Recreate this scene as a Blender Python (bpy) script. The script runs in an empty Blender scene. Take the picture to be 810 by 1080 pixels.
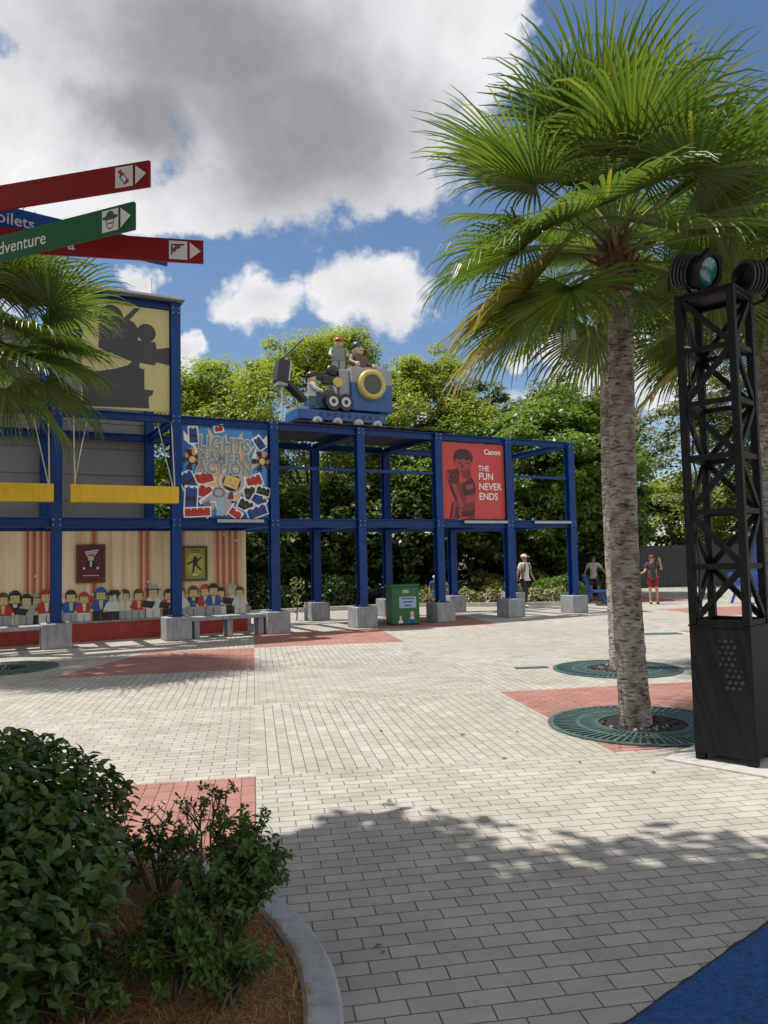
import bpy, bmesh, math, random
import numpy as np
from mathutils import Vector, Matrix
R = math.radians
random.seed(7); rng = np.random.default_rng(11)
sc = bpy.context.scene
COL = sc.collection

# ------------------------------------------------------------------ camera
cam = bpy.data.objects.new('camera', bpy.data.cameras.new('camera')); COL.objects.link(cam)
cam.data.sensor_fit = 'VERTICAL'; cam.data.sensor_height = 36; cam.data.lens = 27.03
cam.data.clip_start = 0.05; cam.data.clip_end = 3000
cam.matrix_world = Matrix.Translation((0, 0, 1.65)) @ Matrix.Rotation(R(93.53), 4, 'X') @ Matrix.Rotation(R(-1.27), 4, 'Z')
sc.camera = cam

# ------------------------------------------------------------------ sky + sun
world = bpy.data.worlds.new('World'); sc.world = world; world.use_nodes = True
def build_sky():
    nt = world.node_tree; nt.nodes.clear(); N = nt.nodes; L = nt.links
    def m(op, a, b=None, c=None, clamp=False):
        n = N.new('ShaderNodeMath'); n.operation = op; n.use_clamp = clamp
        for i, v in enumerate((a, b, c)):
            if v is None: continue
            if isinstance(v, (int, float)): n.inputs[i].default_value = v
            else: L.new(v, n.inputs[i])
        return n.outputs[0]
    def sstep(x, lo, hi):
        n = N.new('ShaderNodeMapRange'); n.interpolation_type = 'SMOOTHSTEP'
        L.new(x, n.inputs[0]); n.inputs[1].default_value = lo; n.inputs[2].default_value = hi
        return n.outputs[0]
    def noise(vec, scale, detail, rough=.55):
        n = N.new('ShaderNodeTexNoise'); n.inputs['Scale'].default_value = scale
        n.inputs['Detail'].default_value = detail; n.inputs['Roughness'].default_value = rough
        L.new(vec, n.inputs['Vector']); return n.outputs['Fac']
    def offs(vec, d):
        n = N.new('ShaderNodeVectorMath'); n.operation = 'ADD'; n.inputs[1].default_value = d
        L.new(vec, n.inputs[0]); return n.outputs[0]
    def mix(f, a, b):
        n = N.new('ShaderNodeMix'); n.data_type = 'RGBA'
        L.new(f, n.inputs[0])
        for i, v in ((6, a), (7, b)):
            if isinstance(v, tuple): n.inputs[i].default_value = v
            else: L.new(v, n.inputs[i])
        return n.outputs[2]
    sky = N.new('ShaderNodeTexSky'); sky.sky_type = 'NISHITA'; sky.sun_disc = False
    sky.sun_elevation = R(67); sky.sun_rotation = R(-90); sky.air_density = 1.05; sky.dust_density = .12; sky.ozone_density = 4.5
    tc = N.new('ShaderNodeTexCoord'); d = tc.outputs['Generated']
    sep = N.new('ShaderNodeSeparateXYZ'); L.new(d, sep.inputs[0])
    x, y, z = sep.outputs
    az = m('ARCTAN2', x, y); el = m('ARCSINE', z)
    w1 = noise(d, 5, 5); w2 = noise(offs(d, (3.1, 7.7, 1.3)), 5, 5)
    w3 = noise(offs(d, (5.1, 2.7, 9.3)), 13, 8, .6); w4 = noise(offs(d, (1.1, 4.7, 6.3)), 13, 8, .6)
    azw = m('ADD', m('ADD', az, m('MULTIPLY', m('SUBTRACT', w1, .5), .10)), m('MULTIPLY', m('SUBTRACT', w3, .5), .12))
    elw = m('ADD', m('ADD', el, m('MULTIPLY', m('SUBTRACT', w2, .5), .07)), m('MULTIPLY', m('SUBTRACT', w4, .5), .075))
    def blob(a0, e0, ra, re):
        p = m('POWER', m('DIVIDE', m('SUBTRACT', azw, a0), ra), 2.0)
        q = m('POWER', m('DIVIDE', m('SUBTRACT', elw, e0), re), 2.0)
        return m('SUBTRACT', 1.0, m('SQRT', m('ADD', p, q)))
    BIG = [(-.208, .590, .40, .125), (-.43, .482, .21, .11), (-.084, .505, .27, .092), (.125, .60, .10, .10), (-.30, .44, .19, .04)]
    CORE = [(-.10, .525, .20, .10), (-.20, .60, .22, .085), (-.30, .52, .09, .06)]
    SML = [(-.155, .333, .078, .040), (.000, .338, .090, .055), (-.241, .264, .038, .024), (-.310, .343, .035, .022),
           (.246, .267, .065, .034), (.295, .213, .11, .062), (.181, .253, .040, .018), (.36, .215, .08, .05),
           (.10, .17, .05, .018), (-.62, .30, .2, .06), (-.9, .5, .3, .12), (.75, .42, .22, .06), (1.1, .3, .25, .08)]
    fb = None; fs = None
    for b in BIG:
        v = blob(*b); fb = v if fb is None else m('SMOOTH_MAX', fb, v, .25)
    for b in SML:
        v = m('MULTIPLY', blob(*b), .66); fs = v if fs is None else m('MAXIMUM', fs, v)
    fc = None
    for b in CORE:
        v = blob(*b); fc = v if fc is None else m('SMOOTH_MAX', fc, v, .25)
    away = sstep(m('ABSOLUTE', az), .8, 1.5)
    gen = m('SUBTRACT', m('MULTIPLY', m('SUBTRACT', noise(d, 2.2, 7), .5), 3.0), m('SUBTRACT', 1.2, m('MULTIPLY', away, 1.75)))
    fine = m('SUBTRACT', noise(offs(d, (9, 2, 4)), 11, 10, .62), .5)
    F = m('MAXIMUM', m('MAXIMUM', fb, fs), gen)
    cover = sstep(m('ADD', F, m('MULTIPLY', fine, 1.5)), -.02, .30)
    wisps = m('MULTIPLY', sstep(noise(offs(d, (2, 8, 5)), 7, 9, .65), .52, .85), .42)
    cover = m('MAXIMUM', cover, wisps)
    # cloud thickness: thick parts of a cloud let less sun through and look grey from below
    soft = noise(offs(d, (4, 4, 0)), 4.5, 6)
    puff = noise(offs(d, (7, 1, 3)), 13, 8, .6)
    thick = sstep(m('ADD', m('ADD', fc, m('MULTIPLY', m('SUBTRACT', soft, .5), 1.5)), m('MULTIPLY', m('SUBTRACT', puff, .5), .75)), -.55, .75)
    under = m('MULTIPLY', sstep(m('ADD', fs, m('MULTIPLY', m('SUBTRACT', puff, .5), 1.6)), .15, .8), .32)
    thick = m('MAXIMUM', m('MULTIPLY', thick, .95), under)
    ccol = mix(thick, (7.0, 7.05, 7.2, 1), (2.35, 2.45, 2.62, 1))
    mot = m('MULTIPLY', m('SUBTRACT', puff, .5), .7)
    bri = N.new('ShaderNodeVectorMath'); bri.operation = 'SCALE'
    L.new(ccol, bri.inputs[0]); L.new(m('ADD', 1.0, mot), bri.inputs['Scale'])
    dim = N.new('ShaderNodeVectorMath'); dim.operation = 'SCALE'; dim.inputs['Scale'].default_value = .92; L.new(sky.outputs[0], dim.inputs[0])
    out = mix(cover, dim.outputs[0], bri.outputs[0])
    bg = N.new('ShaderNodeBackground'); bg.inputs[1].default_value = SKY_STRENGTH; L.new(out, bg.inputs[0])
    o = N.new('ShaderNodeOutputWorld'); L.new(bg.outputs[0], o.inputs[0])
SKY_STRENGTH = .105
build_sky()
world.cycles.sampling_method = 'MANUAL'; world.cycles.sample_map_resolution = 512
sun = bpy.data.objects.new('sun', bpy.data.lights.new('sun', 'SUN')); COL.objects.link(sun)
sun.data.energy = 4.8; sun.data.angle = R(.53); sun.data.color = (1, .955, .88)
SUN_DIR = Vector((-math.cos(R(67)), 0.05, math.sin(R(67)))).normalized()
sun.rotation_euler = SUN_DIR.to_track_quat('Z', 'Y').to_euler(); sun.location = (-10, 0, 25)
vs = sc.view_settings; vs.view_transform = 'Standard'; vs.look = 'None'; vs.exposure = .22; vs.gamma = 1; vs.use_curve_mapping = False
sc.render.engine = 'CYCLES'; sc.cycles.use_denoising = True
sc.cycles.max_bounces = 6; sc.cycles.transparent_max_bounces = 6

# ------------------------------------------------------------------ materials
MATS = {}
def mat(name, color, rough=.6, metal=0, var=.12, scale=6, bump=0, bscale=40, spec=.5, coat=0, stain=0):
    if name in MATS: return MATS[name]
    m = bpy.data.materials.new(name); m.use_nodes = True; nt = m.node_tree; N = nt.nodes; L = nt.links
    b = N['Principled BSDF']; b.inputs['Roughness'].default_value = rough; b.inputs['Metallic'].default_value = metal
    b.inputs['Specular IOR Level'].default_value = spec
    if coat: b.inputs['Coat Weight'].default_value = coat; b.inputs['Coat Roughness'].default_value = .2
    tc = N.new('ShaderNodeTexCoord'); no = N.new('ShaderNodeTexNoise'); L.new(tc.outputs['Object'], no.inputs['Vector'])
    no.inputs['Scale'].default_value = scale; no.inputs['Detail'].default_value = 7; no.inputs['Roughness'].default_value = .65
    r = N.new('ShaderNodeValToRGB'); r.color_ramp.elements[0].position = .3; r.color_ramp.elements[1].position = .72
    r.color_ramp.elements[0].color = tuple(c*(1-var) for c in color)+(1,)
    r.color_ramp.elements[1].color = tuple(min(1, c*(1+var)) for c in color)+(1,)
    L.new(no.outputs['Fac'], r.inputs[0]); outc = r.outputs[0]
    if stain:
        mp = N.new('ShaderNodeMapping'); mp.inputs['Scale'].default_value = (5, 5, .6); L.new(tc.outputs['Object'], mp.inputs[0])
        n2 = N.new('ShaderNodeTexNoise'); n2.inputs['Scale'].default_value = 3; n2.inputs['Detail'].default_value = 6; L.new(mp.outputs[0], n2.inputs[0])
        r2 = N.new('ShaderNodeValToRGB'); r2.color_ramp.elements[0].position = .45; r2.color_ramp.elements[1].position = .75
        r2.color_ramp.elements[0].color = (1, 1, 1, 1); r2.color_ramp.elements[1].color = (1-stain, 1-stain*1.05, 1-stain*1.15, 1)
        L.new(n2.outputs['Fac'], r2.inputs[0])
        mx = N.new('ShaderNodeMix'); mx.data_type = 'RGBA'; mx.blend_type = 'MULTIPLY'; mx.inputs[0].default_value = 1
        L.new(outc, mx.inputs[6]); L.new(r2.outputs[0], mx.inputs[7]); outc = mx.outputs[2]
    L.new(outc, b.inputs['Base Color'])
    if bump:
        nb = N.new('ShaderNodeTexNoise'); nb.inputs['Scale'].default_value = bscale; nb.inputs['Detail'].default_value = 6
        L.new(tc.outputs['Object'], nb.inputs['Vector'])
        bp = N.new('ShaderNodeBump'); bp.inputs['Strength'].default_value = bump; bp.inputs['Distance'].default_value = .02
        L.new(nb.outputs['Fac'], bp.inputs['Height']); L.new(bp.outputs[0], b.inputs['Normal'])
    MATS[name] = m; return m

def leafmat(name, dark, light, trans=.35, rough=.45, hue=None, spec=.5):
    m = bpy.data.materials.new(name); m.use_nodes = True; nt = m.node_tree; N = nt.nodes; L = nt.links
    b = N['Principled BSDF']; b.inputs['Roughness'].default_value = rough; b.inputs['Specular IOR Level'].default_value = spec
    g = N.new('ShaderNodeNewGeometry'); r = N.new('ShaderNodeValToRGB')
    r.color_ramp.elements[0].color = dark+(1,); r.color_ramp.elements[1].color = light+(1,)
    if hue:
        e = r.color_ramp.elements.new(.9); e.color = light+(1,); r.color_ramp.elements[2].color = hue+(1,); r.color_ramp.elements[2].position = 1
    L.new(g.outputs['Random Per Island'], r.inputs[0]); L.new(r.outputs[0], b.inputs['Base Color'])
    t = N.new('ShaderNodeBsdfTranslucent')
    mx0 = N.new('ShaderNodeMix'); mx0.data_type = 'RGBA'; mx0.blend_type = 'MULTIPLY'; mx0.inputs[0].default_value = 1
    L.new(r.outputs[0], mx0.inputs[6]); mx0.inputs[7].default_value = (1.5, 1.6, .7, 1); L.new(mx0.outputs[2], t.inputs[0])
    mx = N.new('ShaderNodeMixShader'); mx.inputs[0].default_value = trans
    L.new(b.outputs[0], mx.inputs[1]); L.new(t.outputs[0], mx.inputs[2])
    L.new(mx.outputs[0], N['Material Output'].inputs[0]); MATS[name] = m; return m

BLUE = mat('blue steel paint', (.003, .040, .185), .42, var=.22, scale=3, spec=.3, stain=.25, bump=.04, bscale=8)
CONC = mat('grey concrete', (.30, .31, .32), .85, var=.2, scale=4, bump=.25, bscale=60, stain=.35)
BLACK = mat('black steel paint', (.007, .007, .0075), .55, spec=.22, var=.35, scale=9, bump=.05, bscale=25, stain=.2)
CLAD = mat('grey cladding sheet', (.19, .20, .205), .5, var=.07, scale=1.5, stain=.14)
SEAM = mat('dark cladding seam', (.11, .12, .13), .7)
YEL = mat('yellow paint', (.72, .45, .014), .42, var=.08, scale=3, stain=.15)
ROPE = mat('pale rope', (.55, .50, .40), .9)
DARKSHEET = mat('dark roof sheet', (.05, .05, .055), .7, stain=.3)
METAL = mat('galvanised metal', (.38, .39, .40), .5, .4, var=.15, scale=5)
WHITE = mat('white print', (.74, .74, .71), .55, var=.05)

# ------------------------------------------------------------------ mesh helpers
class MB:
    def __init__(s): s.v = []; s.f = []; s.mi = []; s.mats = []; s.sm = []; s.layer = 0
    def m(s, material):
        if material not in s.mats: s.mats.append(material)
        return s.mats.index(material)
    def add(s, vs, fs, material, smooth=False):
        o = len(s.v); k = s.m(material); s.v += [tuple(p) for p in vs]
        for f in fs: s.f.append([i+o for i in f]); s.mi.append(k); s.sm.append(smooth)
    def box(s, c, d, material, M=None, bevel=0):
        x, y, z = d[0]/2, d[1]/2, d[2]/2
        if bevel:
            bm = bmesh.new(); bmesh.ops.create_cube(bm, size=1)
            for v in bm.verts: v.co = Vector((v.co.x*d[0], v.co.y*d[1], v.co.z*d[2]))
            bmesh.ops.bevel(bm, geom=bm.edges[:], offset=bevel, segments=2, affect='EDGES', profile=.5)
            bm.verts.index_update(); vs = [v.co.copy() for v in bm.verts]; fs = [[v.index for v in f.verts] for f in bm.faces]; bm.free()
        else:
            vs = [Vector((i*x, j*y, k*z)) for k in (-1, 1) for j in (-1, 1) for i in (-1, 1)]
            fs = [(0, 2, 3, 1), (4, 5, 7, 6), (0, 1, 5, 4), (2, 6, 7, 3), (0, 4, 6, 2), (1, 3, 7, 5)]
        if M is not None: vs = [M @ v for v in vs]
        s.add([v+Vector(c) for v in vs], fs, material); return s
    def beam(s, a, b, w, h, material, up=(0, 0, 1)):
        a = Vector(a); b = Vector(b); d = (b-a); l = d.length; d.normalize(); u = Vector(up)
        if abs(d.dot(u)) > .98: u = Vector((0, 1, 0))
        r = d.cross(u).normalized(); u = r.cross(d)
        vs = [p+r*(i*w/2)+u*(j*h/2) for p in (a, b) for (i, j) in ((-1, -1), (1, -1), (1, 1), (-1, 1))]
        s.add(vs, [(3, 2, 1, 0), (4, 5, 6, 7), (0, 1, 5, 4), (1, 2, 6, 5), (2, 3, 7, 6), (3, 0, 4, 7)], material); return s
    def tube(s, pts, rad, material, n=8, cap=True, smooth=True):
        pts = [Vector(p) for p in pts]; k = len(pts)
        if not hasattr(rad, '__len__'): rad = [rad]*k
        vs = []; prev = None
        for i, p in enumerate(pts):
            d = (pts[min(i+1, k-1)]-pts[max(i-1, 0)]).normalized()
            if prev is None: prev = d.orthogonal().normalized()
            a = (prev-d*prev.dot(d)).normalized(); prev = a; b = d.cross(a)
            for j in range(n):
                t = 2*math.pi*j/n; vs.append(p+(a*math.cos(t)+b*math.sin(t))*rad[i])
        fs = [(i*n+j, i*n+(j+1) % n, (i+1)*n+(j+1) % n, (i+1)*n+j) for i in range(k-1) for j in range(n)]
        s.add(vs, fs, material, smooth)
        if cap:
            s.add(vs[:n], [list(range(n))[::-1]], material); s.add(vs[-n:], [list(range(n))], material)
        return s
    def ball(s, c, r, material, seg=12, rings=8, M=None):
        if not hasattr(r, '__len__'): r = (r, r, r)
        vs = [(0, 0, -1)]+[(math.cos(2*math.pi*j/seg)*math.sin(math.pi*i/rings), math.sin(2*math.pi*j/seg)*math.sin(math.pi*i/rings), -math.cos(math.pi*i/rings)) for i in range(1, rings) for j in range(seg)]+[(0, 0, 1)]
        vs = [Vector((a[0]*r[0], a[1]*r[1], a[2]*r[2])) for a in vs]
        if M is not None: vs = [M @ v for v in vs]
        vs = [v+Vector(c) for v in vs]; fs = []
        for j in range(seg): fs.append((0, 1+(j+1) % seg, 1+j))
        for i in range(rings-2):
            for j in range(seg):
                a = 1+i*seg+j; b = 1+i*seg+(j+1) % seg; fs.append((a, b, b+seg, a+seg))
        t = len(vs)-1; o = 1+(rings-2)*seg
        for j in range(seg): fs.append((t, o+j, o+(j+1) % seg))
        s.add(vs, fs, material, True); return s
    def prism(s, pts, y0, y1, material):            # polygon in x-z, extruded along y
        n = len(pts); vs = [(p[0], y0, p[1]) for p in pts]+[(p[0], y1, p[1]) for p in pts]
        area = sum(pts[i][0]*pts[(i+1) % n][1]-pts[(i+1) % n][0]*pts[i][1] for i in range(n))
        fs = [list(range(n)), list(range(2*n-1, n-1, -1))]+[(i, i+n, (i+1) % n+n, (i+1) % n) for i in range(n)]
        if area < 0: fs = [f[::-1] for f in fs]
        s.add(vs, fs, material); return s
    def ink(s, pts, material, y=0):                 # a layer of print on a panel facing -y
        s.layer += 1; q = y-.0025-.00016*s.layer
        n = len(pts); area = sum(pts[i][0]*pts[(i+1) % n][1]-pts[(i+1) % n][0]*pts[i][1] for i in range(n))
        f = list(range(n)); f = f if area > 0 else f[::-1]
        s.add([(p[0], q, p[1]) for p in pts], [f], material); return s
    def inkdisc(s, c, r, material, y=0, n=20, a0=0, a1=360):
        if not hasattr(r, '__len__'): r = (r, r)
        full = a1-a0 >= 360; k = n if full else n+1
        return s.ink([(c[0]+r[0]*math.cos(R(a0+(a1-a0)*i/n)), c[1]+r[1]*math.sin(R(a0+(a1-a0)*i/n))) for i in range(k)], material, y)
    def inkrect(s, x0, z0, x1, z1, material, y=0, rot=0):
        cx, cz = (x0+x1)/2, (z0+z1)/2; c, q = math.cos(R(rot)), math.sin(R(rot))
        return s.ink([(cx+(px-cx)*c-(pz-cz)*q, cz+(px-cx)*q+(pz-cz)*c) for px, pz in ((x0, z0), (x1, z0), (x1, z1), (x0, z1))], material, y)
    def build(s, name, parent=None, loc=(0, 0, 0), rz=0):
        me = bpy.data.meshes.new(name); me.from_pydata(s.v, [], s.f)
        for m_ in s.mats: me.materials.append(m_)
        me.polygons.foreach_set('material_index', s.mi); me.polygons.foreach_set('use_smooth', s.sm); me.update()
        o = bpy.data.objects.new(name, me); COL.objects.link(o); o.location = loc; o.rotation_euler = (0, 0, rz)
        if parent: o.parent = parent
        return o
def tag(o, label=None, cat=None, group=None, kind=None):
    for k, v in (('label', label), ('category', cat), ('group', group), ('kind', kind)):
        if v: o[k] = v
    return o
def thing(name, label, cat, loc=(0, 0, 0), rz=0, group=None):
    o = bpy.data.objects.new(name, None); COL.objects.link(o); o.location = loc; o.rotation_euler = (0, 0, rz)
    o.empty_display_size = .2
    return tag(o, label, cat, group)
def npmesh(name, V, F, material, parent=None, smooth=False):
    me = bpy.data.meshes.new(name); V = np.asarray(V, np.float32); F = np.asarray(F, np.int32); k = F.shape[1]
    me.vertices.add(len(V)); me.vertices.foreach_set('co', V.ravel())
    me.loops.add(F.size); me.loops.foreach_set('vertex_index', F.ravel())
    me.polygons.add(len(F)); me.polygons.foreach_set('loop_start', np.arange(len(F), dtype=np.int32)*k)
    me.materials.append(material); me.update(calc_edges=True); me.validate()
    if smooth: me.polygons.foreach_set('use_smooth', [True]*len(me.polygons))
    o = bpy.data.objects.new(name, me); COL.objects.link(o)
    if parent: o.parent = parent
    return o
def text(name, body, size, material, parent, x, z, y=0, align='CENTER', bold=0, extrude=0, sx=1, rot=0, space=1):
    cu = bpy.data.curves.new('text', 'FONT'); cu.body = body; cu.size = size; cu.align_x = align; cu.align_y = 'CENTER'
    cu.offset = bold*size; cu.extrude = extrude; cu.resolution_u = 3; cu.space_character = space; cu.space_line = .85
    t = bpy.data.objects.new('text', cu); COL.objects.link(t); bpy.context.view_layer.update()
    me = bpy.data.meshes.new_from_object(t.evaluated_get(bpy.context.evaluated_depsgraph_get()))
    bpy.data.objects.remove(t); me.name = name
    for v in me.vertices: v.co = Vector((v.co.x*sx, -v.co.z, v.co.y))
    me.materials.clear(); me.materials.append(material)
    o = bpy.data.objects.new(name, me); COL.objects.link(o); o.parent = parent; o.location = (x, y, z); o.rotation_euler = (0, R(-rot), 0)
    return o

# ------------------------------------------------------------------ ground
GA = R(9.7)                                   # the paving grid is turned 9.7 degrees
def grid(a, b): return (a*math.cos(GA)-b*math.sin(GA), a*math.sin(GA)+b*math.cos(GA))
def paver_mat(name, c1, c2, c3, mortar):
    m = bpy.data.materials.new(name); m.use_nodes = True; nt = m.node_tree; N = nt.nodes; L = nt.links; b = N['Principled BSDF']
    uv = N.new('ShaderNodeUVMap'); uv.uv_map = 'UVMap'
    wob = N.new('ShaderNodeTexNoise'); wob.inputs['Scale'].default_value = 7; wob.inputs['Detail'].default_value = 2; L.new(uv.outputs[0], wob.inputs[0])
    wm = N.new('ShaderNodeVectorMath'); wm.operation = 'MULTIPLY_ADD'; wm.inputs[1].default_value = (.010, .010, 0)
    L.new(wob.outputs['Color'], wm.inputs[0]); L.new(uv.outputs[0], wm.inputs[2])
    br = N.new('ShaderNodeTexBrick'); L.new(wm.outputs[0], br.inputs['Vector'])
    br.inputs['Scale'].default_value = 1; br.inputs['Brick Width'].default_value = .2; br.inputs['Row Height'].default_value = .1
    br.inputs['Mortar Size'].default_value = .0032; br.inputs['Mortar Smooth'].default_value = .25
    br.inputs['Color1'].default_value = c1+(1,); br.inputs['Color2'].default_value = c2+(1,); br.inputs['Mortar'].default_value = mortar+(1,)
    br2 = N.new('ShaderNodeTexBrick'); mp = N.new('ShaderNodeVectorMath'); mp.operation = 'ADD'; mp.inputs[1].default_value = (40, 62, 0)
    L.new(wm.outputs[0], mp.inputs[0]); L.new(mp.outputs[0], br2.inputs['Vector'])
    br2.inputs['Scale'].default_value = 1; br2.inputs['Brick Width'].default_value = .2; br2.inputs['Row Height'].default_value = .1; br2.inputs['Mortar Size'].default_value = 0
    br2.inputs['Color1'].default_value = (1, 1, 1, 1); br2.inputs['Color2'].default_value = c3+(1,); br2.inputs['Bias'].default_value = -.35
    g = N.new('ShaderNodeNewGeometry')
    def nz(scale, det, lo, hi, clo, chi, vec=None):
        n = N.new('ShaderNodeTexNoise'); n.inputs['Scale'].default_value = scale; n.inputs['Detail'].default_value = det; n.inputs['Roughness'].default_value = .65
        L.new(vec or g.outputs['Position'], n.inputs[0]); r = N.new('ShaderNodeValToRGB'); r.color_ramp.elements[0].position = lo; r.color_ramp.elements[1].position = hi
        r.color_ramp.elements[0].color = clo+(1,); r.color_ramp.elements[1].color = chi+(1,); L.new(n.outputs['Fac'], r.inputs[0]); return r.outputs[0], n.outputs['Fac']
    def mul(a, c):
        x = N.new('ShaderNodeMix'); x.data_type = 'RGBA'; x.blend_type = 'MULTIPLY'; x.inputs[0].default_value = 1; L.new(a, x.inputs[6]); L.new(c, x.inputs[7]); return x.outputs[2]
    c = mul(br.outputs['Color'], br2.outputs['Color'])
    c = mul(c, nz(.45, 6, .3, .7, (.86, .85, .83), (1.05, 1.05, 1.05))[0])
    c = mul(c, nz(3.2, 7, .28, .62, (.80, .79, .76), (1, 1, 1))[0])
    gr, gf = nz(120, 4, .3, .7, (.86, .86, .86), (1.08, 1.08, 1.08)); c = mul(c, gr)
    c = mul(c, nz(1.1, 9, .54, .70, (1, 1, 1), (.78, .77, .74))[0])
    c = mul(c, nz(22, 3, .70, .76, (1, 1, 1), (.55, .54, .52))[0])
    L.new(c, b.inputs['Base Color']); b.inputs['Roughness'].default_value = .82; b.inputs['Specular IOR Level'].default_value = .3
    h = N.new('ShaderNodeMath'); h.operation = 'MULTIPLY_ADD'; L.new(br.outputs['Fac'], h.inputs[0]); h.inputs[1].default_value = -1.0
    h2 = N.new('ShaderNodeMath'); h2.operation = 'MULTIPLY'; L.new(gf, h2.inputs[0]); h2.inputs[1].default_value = .25; L.new(h2.outputs[0], h.inputs[2])
    bp = N.new('ShaderNodeBump'); bp.inputs['Strength'].default_value = .8; bp.inputs['Distance'].default_value = .006
    L.new(h.outputs[0], bp.inputs['Height']); L.new(bp.outputs[0], b.inputs['Normal']); return m
PAVE = paver_mat('cream concrete pavers', (.475, .452, .405), (.415, .395, .355), (.86, .85, .84), (.12, .11, .10))
PAVR = paver_mat('red concrete pavers', (.42, .215, .18), (.35, .175, .148), (.88, .85, .85), (.11, .065, .055))

g = MB(); g.add([(-700, -700, -.03), (700, -700, -.03), (700, 900, -.03), (-700, 900, -.03)], [(0, 1, 2, 3)], mat('soil and dry grass', (.085, .075, .045), .95, var=.4, scale=.8, bump=.4, bscale=12))
tag(g.build('ground'), kind='structure')

def build_pavement():
    CA, CB, B0 = 2.95, 3.03, 6.13
    red = {(-1, 0), (1, 1), (-1, 3), (0, 4), (1, 5), (4, 5), (3, 3), (-3, 5), (-4, 1), (5, 4), (-2, 5), (2, -2), (4, 7)}
    V = []; F = []; MI = []; UV = []
    def quad(pts, par, k):
        o = len(V); F.append(list(range(o, o+len(pts)))); MI.append(k)
        for a, b in pts:
            V.append(grid(a, b)+(0,))
            q = (a+.05, b) if par else (b, a+.05)
            UV.append((q[0]+3*par, q[1]+.05))
    for i in range(-8, 12):
        for j in range(-4, 11):
            a0, a1 = i*CA, (i+1)*CA; b0, b1 = B0+(j-1)*CB, B0+j*CB
            par = (i+j) % 2 == 0 or (j <= 0 and i >= 0); k = 1 if (i, j) in red else 0
            if (i, j) == (-1, 3):                         # this red square has a corner cut off beside the drain
                quad([(a0, b0), (a0+.98, b1), (a0, b1)], par, 0); quad([(a0, b0), (a1, b0), (a1, b1), (a0+.98, b1)], par, 1)
            else: quad([(a0, b0), (a1, b0), (a1, b1), (a0, b1)], par, k)
    me = bpy.data.meshes.new('pavement'); me.from_pydata(V, [], F); me.materials.append(PAVE); me.materials.append(PAVR)
    me.polygons.foreach_set('material_index', MI); l = me.uv_layers.new(name='UVMap')
    for p in me.polygons:
        for li in p.loop_indices: l.data[li].uv = UV[me.loops[li].vertex_index]
    o = bpy.data.objects.new('pavement', me); COL.objects.link(o); tag(o, kind='structure')
build_pavement()
RUB = mat('blue rubber surface', (.010, .075, .25), .85, var=.5, scale=45, bump=.6, bscale=130, stain=.35)
p = MB(); e0 = Vector((1.66, 3.51)); e1 = Vector((.82, 2.81)); dd = (e0-e1).normalized(); nn = Vector((dd.y, -dd.x))
def rq(lo, hi, z): return [tuple(e1+dd*lo+nn*hi)+(z,) for lo, hi in ((-3, lo_) for lo_ in (0,))]
pts = [e1-dd*3.2, e1-dd*3.2+nn*5, e1+dd*3.4+nn*5, e1+dd*3.4]
p.add([(q.x, q.y, .006) for q in pts], [(0, 1, 2, 3)], RUB)
pts = [e1+dd*(-3.2+.06*k)-nn*(.010+.012*random.random()**3) for k in range(111)]
p.add([(q.x, q.y, .004) for q in pts+[e1+dd*3.4+nn*.02, e1-dd*3.2+nn*.02]], [list(range(113))[::-1]], mat('dark joint', (.03, .03, .03), .9))
tag(p.build('rubber_path'), kind='structure')
cp = MB(); cp.box((2.88, 6.29, .008), (1.02, .94, .016), mat('white concrete pad', (.42, .41, .385), .85, var=.12, bump=.2), Matrix.Rotation(R(45), 4, 'Z'), .004)
tag(cp.build('concrete_pad'), kind='structure')

# ------------------------------------------------------------------ steel frame, in its own axes: x along the front, y to the back
FR = math.atan2(.474, .881); FO = Vector((-4.6, 16.95, 0)); S = 2.28
def fw(a, d, z=0): return FO+Vector((.881*a-.474*d, .474*a+.881*d, z))
frame = thing('steel_frame', 'long two storey frame of dark blue steel posts and beams on grey concrete footings', 'frame', FO, FR)
PX = [-4.75, -2.44]+[S*k for k in range(6)]; DEP = 2.85
def post(x, y, top, big=True):
    m_ = MB(); w = .21
    for sy in (-1, 1): m_.box((x, y+sy*.095, (top+.4)/2), (w, .02, top-.4), BLUE)
    m_.box((x, y, (top+.4)/2), (.03, .17, top-.4), BLUE)
    m_.box((x, y, .515), (.34, .34, .02), BLUE)
    for sx in (-1, 1):
        for sy in (-1, 1): m_.tube([(x+sx*.14, y+sy*.14, .52), (x+sx*.14, y+sy*.14, .55)], .015, METAL, 6)
    for z in (2.56, 4.86)+((7.3,) if top > 6 else ()):
        m_.box((x, y-.109, z), (.19, .008, .17), BLUE)
        for sx in (-1, 1):
            for sz in (-1, 1): m_.tube([(x+sx*.065, y-.112, z+sz*.055), (x+sx*.065, y-.124, z+sz*.055)], .014, METAL, 6)
    m_.build('post', frame)
    f_ = MB(); f_.box((x, y, .252), (.56, .56, .505), CONC, None, .02); f_.build('footing', frame)
for i, x in enumerate(PX):
    post(x, 0, 7.48 if i < 3 else 4.95); post(x, DEP, 7.4 if i < 3 else 4.9)
def ibeam(a, b, h, name='beam'):
    a = Vector(a); b = Vector(b); m_ = MB(); d = (b-a).normalized(); m_.beam(a, b, .03, h-.04, BLUE)
    for s_ in (-1, 1): m_.beam(a+Vector((0, 0, s_*(h/2-.01))), b+Vector((0, 0, s_*(h/2-.01))), .16, .02, BLUE)
    m_.build(name, frame)
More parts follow.
